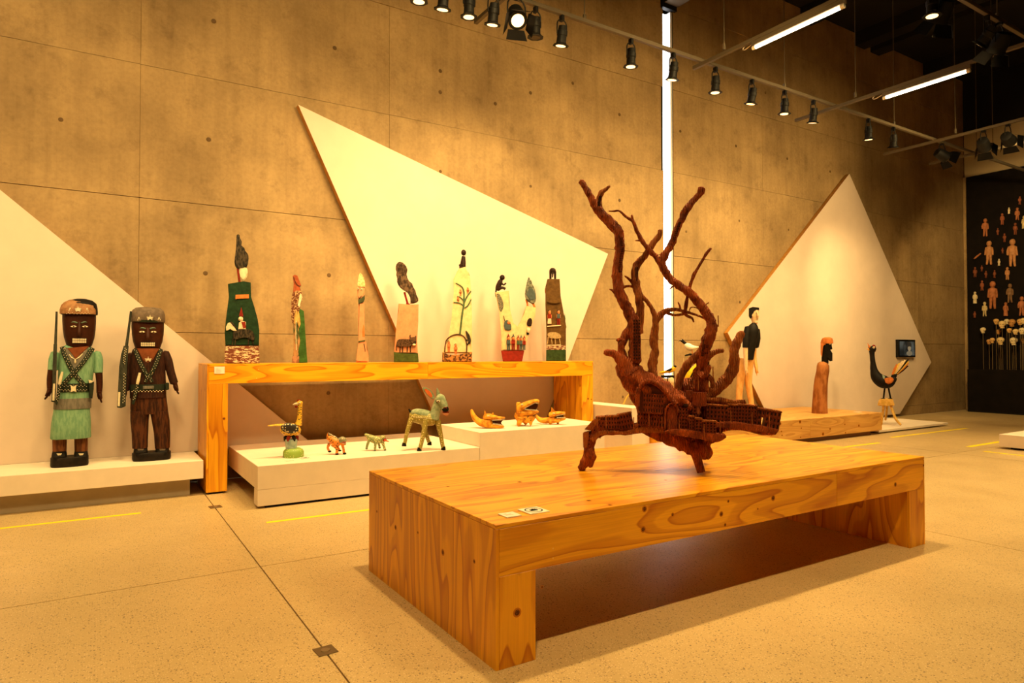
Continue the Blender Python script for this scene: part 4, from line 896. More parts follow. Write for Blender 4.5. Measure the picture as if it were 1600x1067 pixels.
def soldier_brown():
    k = K(236, 722.5, Vector((gy(236, 722.5, 7.22).x, 7.22, 0.3355))); t = k.thing('carved_soldier', 'carved wooden soldier in dark brown jacket and trousers with a grey cap and rifle', 'sculpture')
    prism(k, [(722.5, 207, 266, 0, 17, 3), (720, 206, 267, 0, 17.5, 3), (711, 206, 267, 0, 17.5, 3), (710, 208, 265, 0, 17, 3)], BASEB, t, 'base')
    for x0, x1 in ((208.5, 231), (242.5, 264.5)):
        prism(k, [(713, x0, x1, -3, 13, 2.6), (708, x0, x1, -3, 13, 2.6), (704, x0 + .5, x1 - .5, 0, 10.5, 2.4), (700, x0 + 1.5, x1 - 1.5, 2, 9, 2.2)], BLKP, t, 'shoe')
        cx = (x0 + x1) / 2; k.slab('toe_patch', [(cx - 5, 702.5), (cx + 5, 702.5), (cx + 3, 707), (cx - 3, 707)], -12.2, -8, CAPG, t, .4)
    prism(k, [(703, 206.5, 231, 0, 11, 2.4), (680, 205.5, 231.5, 0, 12, 2.4), (660, 203.5, 232.5, 0, 13, 2.4), (645, 203.5, 234, 0, 14, 2.4)], TROUS, t, 'trouser_leg')
    prism(k, [(703, 242, 265.5, 0, 11, 2.4), (680, 240.5, 266, 0, 12, 2.4), (660, 237, 265, 0, 13, 2.4), (645, 234, 262.5, 0, 14, 2.4)], TROUS, t, 'trouser_leg')
    prism(k, [(650, 204, 263, 0, 13.5, 2.5), (640, 203.5, 262, 0, 14.5, 2.6), (620, 204, 259.5, 0, 15, 2.6)], TROUS, t, 'trouser_seat')
    prism(k, [(624.5, 202.5, 260, 0, 16.5, 2.6), (605, 202.5, 259.5, 0, 16.3, 2.6), (580, 202, 258.5, 0, 16.3, 2.6), (560, 203, 257.5, 0, 15.5, 2.6), (549, 207, 254, 0, 13, 2.4), (544, 213, 248, 0, 9, 2.2)], BROWNC, t, 'jacket')
    k.slab('chest', [(214, 547), (249, 547), (238, 566), (231, 574), (224, 566)], -16.8, -8, SKIN_R, t, .8)
    k.slab('undershirt', [(221, 563), (231, 570), (241, 563), (232, 590)], -17.2, -8, BROWNC, t, .6); star(k, 231.5, 564, -18.3, 5, CREAM, t, .25)
    prism(k, [(558, 216, 246, 0, 10, 2), (545, 216, 248, 0, 10, 2)], SKIN_R, t, 'neck')
    strap(k, [(211, 548, -13), (217, 565, -16.8), (225, 581, -17.6), (231, 592, -17.4)], 3.0, STRAP, t, 'bandolier'); strap(k, [(251, 548, -13), (246, 565, -16.8), (239, 581, -17.6), (233, 592, -17.4)], 3.0, STRAP, t, 'bandolier')
    strap(k, [(231, 590, -17.4), (227, 600, -17.2)], 2.4, STRAP, t, 'bandolier', ticks=True); strap(k, [(233, 590, -17.4), (238, 600, -17.2)], 2.4, STRAP, t, 'bandolier', ticks=True)
    prism(k, [(612, 201.5, 260.5, 0, 17, 2.6), (603, 201.5, 260.5, 0, 17, 2.6)], STRAP, t, 'belt')
    bm = bmesh.new(); tick_row(k, bm, [(205, 613.5), (257, 613.5)], -17.2, 2.2, .8); k.add('belt_fringe', bm, CREAM, t); k.box('buckle', 223.5, 240.5, 604.5, 609.5, -18.6, -16, GREY, t)
    k.tube('sleeve', [(258, 553, 5.5, 2), (262, 566, 7, 1), (267, 585, 6.2, 0), (272, 601, 6.0, -1)], BROWNC, t, n=14, round_end=True)
    k.tube('sleeve', [(203, 556, 5.0, 2), (200.5, 575, 6, 1), (198.5, 600, 5.6, 0), (196, 612, 5.2, -1)], BROWNC, t, n=14, round_end=True)
    hand(k, t, 273.5, 601, 3.2, SKIN, -3); hand(k, t, 195, 612, -2.0, SKIN, -3)
    face(k, t, 231, 505, 556, 22.5, SKIN)
    bm = bmesh.new(); loft(bm, [(k.P(231.5, y).x, dd, k.P(231.5, y).z, w_, b, 2.6) for y, w_, b, dd in ((506, 23.3, 20, 0), (504, 23.8, 21, 0), (494, 23.6, 20.5, 0), (487.5, 21.5, 18.5, 0), (484, 17, 15, 1), (482.6, 9, 8, 1))], 26); cp = k.add('cap', bm, CAPG, t)
    star(k, 234.5, 499, -22, 5, CREAM, cp, .3); vbadge(k, 217, 500.5, -19.4, CREAM, cp); vbadge(k, 248.5, 500.5, -18.4, CREAM, cp)
    prism(k, [(506.5, 208.5, 254.5, 0, 20.8, 2.6), (502.8, 208, 255, 0, 21.6, 2.6)], STRAP, t, 'cap_band')
    k.tube('rifle_barrel', [(204.6, 489, 1.5, -14), (199.5, 530, 2, -14), (196.5, 552, 2.4, -14)], RIFLE, t, n=10, sub=0)
    k.slab('rifle_stock', [(194, 543), (201.5, 543), (199, 576), (197.5, 605), (197, 636), (190, 639), (183.5, 638), (185, 612), (187, 575), (190, 556)], -18, -11, RIFLE, t, 1.0)
    k.slab('rifle_inlay', [(185.5, 614), (189, 614), (188, 636), (184.5, 636)], -18.8, -17, CREAM, t, .2)
    bm = bmesh.new(); tick_row(k, bm, [(196.5, 546), (193.5, 572)], -18.4, 1.8, .7); tick_row(k, bm, [(195, 585), (193, 634)], -18.4, 2.2, .7); k.add('rifle_stitching', bm, CREAM, t)
    k.tube('dagger_handle', [(218.5, 585, 1.7, -19), (216, 597, 2.4, -20), (214.5, 603, 1.8, -20)], CREAM, t, n=8); k.slab('dagger_sheath', [(212, 602), (218, 602), (214, 620), (210, 634), (206, 632), (209, 616)], -20.5, -17, STRAP, t, .5)
    bm = bmesh.new(); tick_row(k, bm, [(215, 605), (211, 620), (208.4, 630)], -20.8, 2.0, .6); k.add('sheath_stitching', bm, CREAM, t)
    k.box('pouch', 258, 264, 600, 611, -14, -4, STRAP, t, 1.0)
soldier_brown()

# ================================================================ PAINTED CARVINGS ON THE TALL BENCH
YS = 7.20; ZS = 1.2505
def post_k(bx, by): return K(bx, by, Vector((gy(bx, by, YS).x, YS, ZS)))
DGREEN = paint((0.012, 0.036, 0.014), 0.5, 0.3, 25); PINK = paint((0.62, 0.27, 0.13), 0.6, 0.12, 16); CRM = paint((0.74, 0.55, 0.28), 0.6, 0.12, 18); OLIVE = paint((0.115, 0.055, 0.012), 0.55, 0.25, 22)
RED = paint((0.24, 0.020, 0.010), 0.5, 0.2, 30); ORG = paint((0.58, 0.18, 0.04), 0.5, 0.15, 30); WHT = paint((0.72, 0.58, 0.38), 0.55, 0.12, 40); BRN = streaks((0.030, 0.014, 0.008), (0.12, 0.06, 0.026), 60, (1, 1, 1)); DBRN = paint((0.026, 0.011, 0.006), 0.5, 0.3, 30)
BIRDB = streaks((0.012, 0.010, 0.007), (0.060, 0.042, 0.024), 45, (1.5, 1.5, .5)); PEBBLE = streaks((0.16, 0.045, 0.025), (0.72, 0.58, 0.36), 26, (1, 1, 3.2), .6, .50, .58); BLUE = paint((0.075, 0.10, 0.10), 0.5, 0.15, 30); TGREEN = paint((0.07, 0.12, 0.055), 0.5, 0.2, 30); SKINO = paint((0.60, 0.20, 0.07), 0.5, 0.1, 30)
def little(k, par, x, y0, y1, shirt, legs, skin=SKINO, d=-9.5, hat=None, w=2.6, skirt=False, nm='relief_figure'):
    """small relief person: head, torso, legs, arms; one carved figure"""
    h = y1 - y0; o = k.slab(nm, [(x - w, y1 - h * .42), (x - w * .9, y0 + h * .26), (x + w * .9, y0 + h * .26), (x + w, y1 - h * .42)], d - 1.8, d + 3, shirt, par, .5)
    k.blob('head', x, y0 + h * .14, d - .5, (w * .8, w * .8, h * .14), skin, o)
    k.blob('hair', x - .3, y0 + h * .07, d + .1, (w * .85, w * .8, h * .09), DBRN, o)
    if skirt: k.slab('skirt', [(x - w * 1.1, y1 - h * .12), (x - w * .9, y1 - h * .44), (x + w * .9, y1 - h * .44), (x + w * 1.1, y1 - h * .12)], d - 1.8, d + 3, legs, o, .4)
    else:
        for s_ in (-1, 1): k.tube('leg', [(x + s_ * w * .45, y1 - h * .44, w * .42, d), (x + s_ * w * .5, y1, w * .36, d)], legs, o, n=8, sub=0)
    for s_ in (-1, 1): k.tube('arm', [(x + s_ * w * .9, y0 + h * .3, .8, d), (x + s_ * w * .95, y0 + h * .52, .75, d - .4)], skin, o, n=6, sub=0)
    if hat: k.slab('hat', [(x - w * .8, y0 + h * .08), (x + w * .8, y0 + h * .08), (x, y0 - h * .2)], d - 1.5, d + 1.5, hat, o, .2)
    return o
def beast(k, par, pts, legs, d, mat, nm='relief_animal', r=.9):
    o = k.slab(nm, pts, d - 2.2, d + 3, mat, par, 1.0, 2)
    for (x, y0, x1, y1) in legs: k.tube('leg', [(x, y0, r * 1.2, d), (x1, y1, r, d)], mat, o, n=7, sub=0)
    return o
def carving_1():
    z = zc(340, 350, 4.637); k = post_k(378, 565); t = k.thing('painted_carving', 'dark green carving with a dipping bird on top and a horse rider on pebbles', 'sculpture')
    k.slab('pebble_base', z((50, 997), (55, 870), (300, 870), (303, 997)), -9, 9, PEBBLE, t, 1.2)
    k.slab('body', z((58, 872), (52, 780), (60, 690), (82, 600), (82, 520), (75, 425), (130, 416), (190, 406), (240, 415), (243, 520), (258, 600), (290, 680), (302, 760), (299, 872)), -8, 8, DGREEN, t, 2.0)
    b = k.slab('bird', z((138, 70), (160, 70), (165, 120), (185, 170), (215, 200), (225, 240), (212, 300), (180, 320), (140, 310), (122, 270), (130, 200), (135, 140)), -4, 4, BIRDB, t, 2.2, 2)
    k.slab('bird_head', z((158, 310), (210, 305), (217, 345), (212, 372), (185, 400), (165, 370)), -4, 4, WHT, b, 1.6, 2); k.tube('bird_leg', z((146, 310, 1.6), (152, 360, 1.6), (160, 415, 1.8)), RED, b, n=8); k.tube('bird_foot', z((158, 415, 1.2), (175, 420, 1.0), (185, 424, .6)), RED, b, n=6)
    k.slab('plaque', z((130, 505), (226, 500), (226, 530), (130, 535)), -9.4, -7, ORG, t, .3)
    h = beast(k, t, z((112, 800), (120, 765), (175, 752), (235, 754), (262, 785), (266, 830), (240, 830), (225, 812), (160, 812), (130, 830)), [q[0:2] + q2[0:2] for q, q2 in ((z((112, 815))[0], z((106, 866))[0]), (z((130, 815))[0], z((126, 866))[0]), (z((225, 820))[0], z((224, 862))[0]), (z((252, 815))[0], z((258, 864))[0]))], -9, BIRDB, 'horse')
    k.slab('horse_head', z((62, 735), (75, 708), (95, 700), (120, 735), (140, 765), (112, 765), (92, 745), (78, 760), (64, 762)), -11.2, -7, WHT, h, .6)
    k.slab('mane', z((88, 700), (104, 698), (130, 725), (142, 748), (120, 738)), -11.6, -8, BIRDB, h, .4)
    r_ = k.slab('rider', z((150, 752), (155, 705), (175, 690), (205, 700), (204, 752)), -11.5, -7, WHT, t, .8); k.slab('jacket', z((172, 700), (200, 698), (206, 740), (185, 745)), -12.2, -10, RED, r_, .5)
    k.blob('face', *z((168, 675))[0], -10, (3.6, 2.4, 3.8), WHT, r_); k.slab('pointed_hat', z((155, 657), (188, 662), (172, 594)), -12, -8, RED, r_, .4)
carving_1()
def carving_2():
    z = zc(440, 410, 6.279); k = post_k(468, 565); t = k.thing('painted_carving', 'narrow carving of a red-headed bird beside a dark green slab', 'sculpture')
    k.slab('green_slab', z((165, 975), (160, 455), (180, 445), (218, 468), (228, 600), (240, 800), (253, 972)), -5, 8, paint((0.04, 0.11, 0.02), .5, .25, 25), t, .8)
    k.slab('bird_body', z((98, 560), (97, 400), (110, 285), (185, 270), (205, 300), (205, 350), (180, 430), (165, 455), (160, 560), (115, 592)), -7, 6, streaks((0.12, 0.03, 0.012), (0.45, 0.28, 0.13), 60, (1, 1, 1), .55, .50, .56), t, 1.6, 2)
    k.slab('breast', z((150, 420), (175, 290), (200, 295), (206, 350), (180, 430)), -7.6, 5, WHT, t, 1.0); k.slab('bird_head', z((113, 285), (118, 200), (110, 125), (130, 112), (155, 122), (192, 218), (182, 226), (170, 222), (188, 268), (185, 285)), -5, 5, paint((0.34, 0.075, 0.025), .5, .2, 30), t, 1.2); k.tube('beak_line', z((118, 130, .5, -5.6), (135, 180, .5, -5.8), (160, 215, .5, -5.6), (188, 222, .5, -5.2)), BLKP, t, n=6)
    k.slab('wing', z((120, 600), (125, 500), (145, 460), (170, 480), (185, 560), (186, 600), (170, 640), (150, 560), (135, 600)), -8.4, -4, streaks((0.22, 0.12, 0.03), (0.62, 0.36, 0.10), 40, (1, 1, .2)), t, .6)
    k.slab('trunk', z((103, 975), (118, 840), (116, 590), (165, 560), (168, 700), (182, 760), (160, 900), (172, 975)), -7, 5, streaks((0.05, 0.07, 0.02), (0.42, 0.22, 0.09), 30, (1, 1, .3)), t, 1.0); k.box('block_base', *[440 + v / 6.279 for v in (104, 172)], *[410 + v / 6.279 for v in (908, 975)], -8, 5, streaks((0.20, 0.09, 0.05), (0.40, 0.20, 0.10), 30), t)
    k.tube('beaded_line', z((142, 560, .6, -8.6), (140, 700, .6, -8), (145, 850, .6, -8)), CREAM, t, n=6)
carving_2()
def carving_3():
    z = zc(440, 410, 6.279); k = post_k(566, 566.5); t = k.thing('painted_carving', 'slender pink post carving with a smiling face under a pale pointed cap', 'sculpture')
    k.slab('post', z((730, 985), (733, 960), (745, 860), (755, 780), (752, 400), (810, 395), (812, 600), (816, 760), (820, 800), (850, 900), (855, 985)), -7, 7, PINK, t, 2.2)
    k.slab('collar', z((754, 415), (752, 370), (790, 360), (815, 325), (815, 365), (800, 398)), -7.6, 7.6, paint((0.06, 0.07, 0.03), .5, .2, 30), t, .8)
    h = k.slab('face', z((746, 330), (744, 250), (800, 240), (815, 285), (808, 340), (775, 370), (752, 365)), -8, 7, PINK, t, 2.0, 2); k.slab('cap', z((748, 245), (750, 180), (768, 110), (790, 130), (806, 160), (818, 215), (816, 250), (800, 244)), -7.5, 7.5, streaks((0.55, 0.38, 0.15), (0.78, 0.60, 0.30), 50), t, 2.0, 2)
    for p in ((786, 270), (750, 262)): e = k.blob('eye', *z(p)[0], -8.2, (1.5, .8, 1.7), WHT, h); k.blob('pupil', *z(p)[0], -9.0, (.7, .4, .8), BLKP, h)
    k.tube('smile', z((755, 355, .45, -8.2), (772, 345, .45, -8.6), (785, 330, .45, -8.4)), BLKP, h, n=6)
    k.slab('belt', z((754, 790), (754, 775), (818, 765), (820, 778)), -8, 7.6, paint((0.08, 0.10, 0.03), .5, .2, 30), t, .4); k.slab('stain', z((792, 735), (790, 680), (802, 610), (812, 640), (815, 735)), -7.4, 5, ORG, t, .3)
    k.tube('crack', z((808, 800, .5, -7.3), (815, 840, .5, -7.3), (820, 880, .4, -7.3)), BLKP, t, n=5)
carving_3()
ZB = zc(600, 370, 4.638)
def carving_4():
    z = ZB; k = post_k(634, 566); t = k.thing('painted_carving', 'pink carving with a bowing brown bird on top and a grey donkey', 'sculpture')
    k.slab('green_base', z((72, 912), (72, 838), (160, 855), (246, 848), (251, 912)), -10, 9, paint((0.06, 0.085, 0.018), .5, .25, 25), t, 1.2)
    k.slab('body', z((73, 850), (85, 700), (107, 590), (105, 490), (180, 497), (250, 495), (248, 620), (240, 750), (245, 852)), -8.5, 8, PINK, t, 2.0)
    b = k.slab('bird', z((115, 185), (150, 205), (170, 245), (160, 305), (205, 345), (220, 400), (248, 452), (240, 478), (190, 490), (200, 460), (190, 425), (150, 395), (115, 370), (95, 330), (97, 280), (85, 240), (90, 205)), -4.5, 4.5, streaks((0.035, 0.02, 0.011), (0.14, 0.08, 0.042), 45, (1, 1, .5)), t, 2.4, 2)
    k.tube('bird_leg', z((148, 405, 1.7), (160, 450, 1.5), (172, 488, 1.8)), RED, b, n=8); k.tube('bird_foot', z((160, 488, 1.2), (178, 491, 1.2), (188, 493, .8)), RED, b, n=6)
    bm = bmesh.new()
    for i in range(6):
        q = z((92 + i * 2, 215 + i * 11, .25, -5.0), (125, 205 + i * 12, .25, -5.4), (160, 222 + i * 12, .25, -4.8)); tube(bm, k.T(q, 3), 5)
    k.add('tail_lines', bm, DBRN, b)
    h = beast(k, t, z((95, 800), (98, 755), (130, 745), (185, 748), (205, 760), (205, 790), (180, 800), (130, 800)), [z((118, 795))[0] + z((115, 838))[0], z((135, 795))[0] + z((134, 840))[0], z((170, 795))[0] + z((168, 838))[0], z((192, 790))[0] + z((192, 840))[0]], -9, BRN, 'donkey')
    k.slab('donkey_head', z((190, 760), (192, 735), (232, 728), (234, 770), (228, 792), (212, 792), (205, 775)), -12.4, -8, BRN, h, .8); k.tube('donkey_ear', z((196, 742, 1.3, -10), (188, 722, 1.1, -10), (194, 716, .7, -10)), BRN, h, n=6); k.tube('donkey_ear', z((225, 735, 1.3, -10), (232, 722, .8, -10)), BRN, h, n=6); k.tube('donkey_tail', z((97, 762, .9, -9), (90, 800, .8, -9), (92, 828, .8, -9)), BRN, h, n=6); k.blob('muzzle', *z((219, 786))[0], -12.6, (2.6, 1.2, 1.6), WHT, h)
carving_4()
def carving_5():
    z = ZB; k = post_k(714, 566); t = k.thing('painted_carving', 'tall cream carving painted with a green tree under two dark seated figures', 'sculpture')
    k.slab('body', z((424, 850), (430, 815), (470, 720), (500, 600), (506, 400), (502, 320), (530, 258), (545, 238), (590, 226), (605, 275), (622, 295), (630, 400), (637, 600), (636, 850)), -9, 9, CRM, t, 2.4)
    k.slab('mottled_base', z((422, 910), (424, 840), (460, 862), (520, 868), (580, 850), (637, 838), (637, 910)), -10.5, 9.5, streaks((0.05, 0.02, 0.01), (0.42, 0.19, 0.05), 40), t, 1.2)
    f = k.tube('dark_figure', z((573, 232, 4.4), (574, 190, 4.2), (576, 155, 3.2), (577, 145, 2.4)), DBRN, t, n=10); k.blob('head', *z((577, 120))[0], -1, (4.0, 4.0, 4.8), DBRN, f); k.tube('arms', z((562, 180, 1.2, -4), (558, 205, 1.2, -5), (575, 212, 1.2, -5.5)), DBRN, f, n=6)
    f = k.box('dark_child', *[600 + v / 4.638 for v in (545, 572)], *[370 + v / 4.638 for v in (216, 247)], -6, 3, DBRN, t, .8); k.blob('head', *z((556, 212))[0], -3, (3.0, 3, 2.6), DBRN, f)
    br = [((550, 712, 1.5), (558, 640, 1.5), (566, 570, 1.5), (578, 500, 1.4), (580, 470, 1.3)), ((578, 480, 1.3), (580, 420, 1.2), (568, 370, 1.0), (520, 340, .8)), ((582, 480, 1.2), (600, 440, 1.1), (630, 398, .9)), ((572, 500, 1.1), (545, 484, 1.0), (505, 480, .7)), ((584, 520, 1.1), (606, 505, 1.0), (632, 458, .8)), ((578, 470, 1), (555, 445, .9), (530, 435, .7))]
    tr_ = None
    for q in br:
        o = k.tube('tree_branch' if tr_ else 'relief_tree', z(*[p + (-9.4,) for p in q]), TGREEN, tr_ or t, n=7); tr_ = tr_ or o
    for p in ((555, 410), (608, 395), (538, 462)): little(k, t, *z(p)[0], z(p)[0][1] + 6.5, SKINO, SKINO, d=-9.4, w=1.5) if False else little(k, t, z(p)[0][0], z(p)[0][1] - 5, z(p)[0][1] + 5, SKINO, SKINO, d=-9.2, w=1.5)
    k.tube('arched_frame', z((440, 840, 1.0, -9.6), (450, 760, 1.0, -9.6), (490, 722, 1.0, -9.6), (545, 712, 1.1, -9.6), (585, 735, 1.0, -9.6), (600, 790, 1.0, -9.6), (598, 840, 1.0, -9.6)), BRN, t, n=7)
    for x, y in ((470, 800), (520, 822)): little(k, t, z((x, y))[0][0], z((x, y))[0][1] - 9, z((x, y))[0][1] + 8, SKINO, SKINO, d=-9.6, w=2.2)
    beast(k, t, z((590, 690), (600, 690), (622, 725), (630, 760), (622, 785), (606, 750), (596, 720)), [z((600, 750))[0] + z((596, 770))[0], z((612, 770))[0] + z((606, 790))[0]], -9.2, BIRDB, 'relief_animal')
carving_5()
def carving_6():
    z = ZB; k = post_k(800, 566); t = k.thing('painted_carving', 'cream forked carving with a seated dark figure and a grey bird on its prongs', 'sculpture')
    k.slab('red_base', z((862, 910), (849, 832), (1016, 832), (1000, 910)), -9.5, 9, RED, t, 1.0)
    k.slab('body', z((852, 835), (850, 700), (835, 560), (808, 412), (905, 402), (905, 540), (930, 640), (970, 672), (1000, 620), (1030, 510), (1100, 522), (1095, 580), (1060, 680), (1014, 835)), -8, 8, CRM, t, 2.0)
    f = k.tube('dark_figure', z((822, 398, 3.2), (828, 370, 4.4), (842, 335, 4.0), (850, 318, 2.4)), DBRN, t, n=10); k.blob('head', *z((857, 303))[0], -1, (4.2, 4, 4.4), DBRN, f); k.tube('arm', z((846, 335, 1.5, -3), (866, 356, 1.4, -4), (884, 342, 1.3, -4)), DBRN, f, n=7); k.tube('leg', z((832, 385, 2.6, -2), (858, 376, 2.2, -3), (880, 386, 2.0, -3)), DBRN, f, n=8); k.tube('tail', z((812, 395, 1.3), (810, 420, 1.2), (812, 445, .7)), DBRN, f, n=6)
    b = k.slab('bird', z((1048, 300), (1062, 330), (1085, 372), (1100, 420), (1098, 480), (1070, 492), (1030, 462), (1022, 420), (1030, 360)), -4.5, 4.5, streaks((0.07, 0.075, 0.05), (0.22, 0.22, 0.16), 30), t, 2.4, 2)
    k.slab('wing', z((1030, 430), (1050, 385), (1075, 382), (1095, 420), (1096, 462), (1060, 470)), -5.4, -3, BLUE, b, .6)
    for q in (((1032, 460, 1.8), (1038, 490, 1.4), (1040, 512, 1.4)), ((1075, 480, 2.2), (1085, 500, 1.8), (1092, 520, 1.6))): k.tube('bird_leg', z(*q), ORG, b, n=8)
    k.slab('leaf_oval', z((818, 425), (840, 430), (862, 475), (866, 520), (852, 552), (838, 540), (828, 490)), -9, -6, dots((0.03, 0.05, 0.02), (0.6, 0.4, 0.3), 90, .3), t, .5, 2)
    m = k.slab('seated_man', z((875, 680), (872, 630), (890, 612), (915, 630), (922, 682)), -10.5, -6, BLUE, t, 1.0, 2); k.blob('head', *z((905, 630))[0], -10, (2.8, 2.2, 2.6), SKINO, m); k.tube('spear', z((866, 580, .6, -9.4), (876, 620, .7, -10)), DBRN, m, n=6)
    g_ = k.slab('girl', z((1035, 650), (1040, 612), (1058, 598), (1072, 612), (1066, 655)), -9.8, -5, DBRN, t, .8, 2); k.blob('skirt', *z((1046, 685))[0], -8.6, (3, 2, 4.4), WHT, g_); k.box('shoes', *[600 + v / 4.638 for v in (1032, 1050)], *[370 + v / 4.638 for v in (700, 718)], -9.6, -6, BLKP, g_)
    for i, (x, y0, sh, lg, ht) in enumerate(((902, 715, BLUE, BLUE, RED), (937, 715, RED, RED, BLUE), (972, 722, TGREEN, RED, RED), (993, 722, BLUE, BLUE, BLUE), (1016, 724, RED, BLUE, RED))):
        p0, p1 = z((x, y0 + 14))[0], z((x, 828))[0]; little(k, t, p0[0], p0[1], p1[1], sh, lg, d=-9, hat=ht, w=3.0 if i < 2 else 2.2)
carving_6()
def carving_7():
    z = ZB; k = post_k(869, 565.5); t = k.thing('painted_carving', 'olive brown carving with a small dark elephant on top and a spotted leopard', 'sculpture')
    k.slab('green_base', z((1175, 905), (1176, 820), (1318, 820), (1318, 905)), -9.5, 9, paint((0.03, 0.06, 0.018), .5, .25, 25), t, 1.0)
    k.slab('body', z((1177, 825), (1177, 700), (1170, 500), (1170, 370), (1185, 313), (1273, 313), (1280, 440), (1300, 550), (1318, 650), (1318, 825)), -8.5, 8.5, OLIVE, t, 2.2)
    k.slab('hood', z((1180, 480), (1215, 462), (1250, 465), (1278, 484), (1230, 496)), -11.5, -6, OLIVE, t, 1.0, 2)
    e = k.blob('elephant', *z((1222, 252))[0], 0, (5.4, 6, 4.8), DBRN, t)
    for x, d in ((1206, -3), (1240, -3), (1206, 3), (1240, 3)): k.tube('leg', z((x, 255, 1.9, d), (x, 312, 1.7, d)), DBRN, e, n=8, sub=0)
    k.tube('trunk', z((1222, 260, 1.6, -6), (1222, 285, 1.2, -7), (1220, 300, .9, -7)), DBRN, e, n=7)
    p0, p1 = z((1200, 545))[0], z((1200, 650))[0]; little(k, t, p0[0], p0[1] - 2, p1[1], RED, WHT, d=-9.2, w=2.8, skirt=True)
    p0, p1 = z((1265, 545))[0], z((1265, 645))[0]; little(k, t, p0[0], p0[1] - 2, p1[1], BLUE, RED, d=-9.2, w=2.8)
    k.slab('ledge', z((1183, 660), (1183, 652), (1282, 645), (1282, 652)), -10.2, -7, WHT, t, .2); k.slab('ledge', z((1180, 795), (1180, 788), (1282, 786), (1282, 793)), -10.2, -7, WHT, t, .2)
    beast(k, t, z((1186, 718), (1196, 700), (1240, 698), (1272, 710), (1284, 735), (1262, 745), (1215, 742), (1198, 740)), [z((1190, 730))[0] + z((1184, 782))[0], z((1214, 740))[0] + z((1218, 782))[0], z((1240, 740))[0] + z((1243, 782))[0], z((1270, 735))[0] + z((1278, 782))[0]], -9, dots((0.55, 0.38, 0.16), (0.06, 0.03, 0.015), 110, .35), 'leopard', .7)
    k.slab('pebble_band', z((1177, 824), (1177, 795), (1316, 790), (1317, 824)), -9.4, 8, PEBBLE, t, .4)
    k.slab('side_leaf', z((1302, 600), (1308, 560), (1316, 600), (1312, 620), (1322, 660), (1312, 690)), -4, 4, TGREEN, t, .6); k.blob('side_face', *z((1172, 395))[0], 0, (1.6, 3, 5), SKINO, t)
carving_7()

# ================================================================ ANIMALS ON THE WHITE PLATFORMS
ZA = zc(390, 580, 4.848)
def anim_k(bx, by, z_surf): return K(bx, by, gz(bx, by, z_surf) + Vector((0, 0, .0005)))
YEL = dots((0.78, 0.46, 0.03), (0.03, 0.02, 0.01), 46, .30, .5, .5); ORS = dots((0.72, 0.23, 0.02), (0.04, 0.015, 0.01), 52, .33, .5, .7); GRS = dots((0.24, 0.26, 0.09), (0.72, 0.60, 0.22), 60, .32, .5, .7); OLV = dots((0.34, 0.27, 0.05), (0.80, 0.66, 0.30), 44, .27, .55, .6); DGY = streaks((0.22, 0.28, 0.16), (0.36, 0.40, 0.25), 22)
def hen():
    z = ZA; k = anim_k(458, 714, .372); t = k.thing('speckled_hen', 'yellow black-spotted hen figure on a blue and green foot', 'sculpture')
    bm = bmesh.new(); c = k.P(458.5, 714); loft(bm, [(c.x, 0, k.P(458, y).z, w_, w_, 2.0) for y, w_ in ((714.5, 15.4), (713, 15.7), (706, 15.6), (702.5, 13.5), (700.5, 10))], 10); k.add('foot_base', bm, dots((0.26, 0.40, 0.06), (0.70, 0.66, 0.30), 60, .22, .5), t)
    bm = bmesh.new(); loft(bm, [(k.P(455, y).x, 0, k.P(455, y).z, w_, w_, 2.0) for y, w_ in ((702, 8.2), (694, 8.8), (688, 9.6), (686.5, 9.2))], 12); k.add('cup', bm, streaks((0.30, 0.40, 0.36), (0.44, 0.52, 0.44), 25), t)
    for i in range(6):
        a_ = i * math.pi / 3; p = k.P(455, 684); q = p + Vector((math.cos(a_) * 9, math.sin(a_) * 9, 0)); bm = bmesh.new(); tube(bm, [(p + Vector((math.cos(a_) * 4, math.sin(a_) * 4, 3)), 2.4), (q, 3.0), (q + Vector((math.cos(a_), math.sin(a_), -5)), 1.0)], 7); k.add('toe', bm, BLKP if i % 2 else RED, t)
    bm = bmesh.new(); blob(bm, k.P(454, 672), (16, 11, 10.5), .15, 22, 14); tube(bm, k.T([(466, 664, 5.6), (468, 655, 3.8), (468.5, 642, 3.2), (469, 632, 3.6), (469.5, 628, 3.2)], 4), 12, round_end=True); tube(bm, k.T([(446, 665, 5), (434, 664.5, 3.0), (424, 665.5, 2.0), (418.5, 666, .8)], 3), 10, flat=(.6, 1.5)); blob(bm, k.P(468.5, 630), (4.6, 4.2, 4.4)); k.add('body', bm, YEL, t)
    k.blob('wing', 453, 669.5, -9.5, (14, 3.2, 8.0), dots((0.02, 0.015, 0.012), (0.72, 0.62, 0.36), 42, .30, .5, .4), t, .18)
    k.tube('beak', [(465.5, 631, 2.2, -1), (461, 631.5, 1.6, -1), (457.5, 633, .4, -1)], WHT, t, n=8); k.blob('wattle', 463, 636, -1, (2.2, 1.4, 2), RED, t); k.slab('comb', [(463, 627), (465, 624.5), (469, 624.5), (473, 627), (471, 629)], -1.5, 1.5, RED, t, .4); e = k.blob('eye', 468, 630.5, -4.2, (1.6, .8, 1.5), WHT, t); k.blob('pupil', 468, 630.5, -4.9, (.7, .4, .7), BLKP, t)
hen()
def quad(k, t, body, legs, mat, nm='body', fuse=.004):
    bm = bmesh.new(); tube(bm, k.T(body, 4), 14, round_end=True)
    for l_ in legs: tube(bm, k.T(l_, 3), 10, round_end=True)
    return k.add(nm, bm, mat, t)
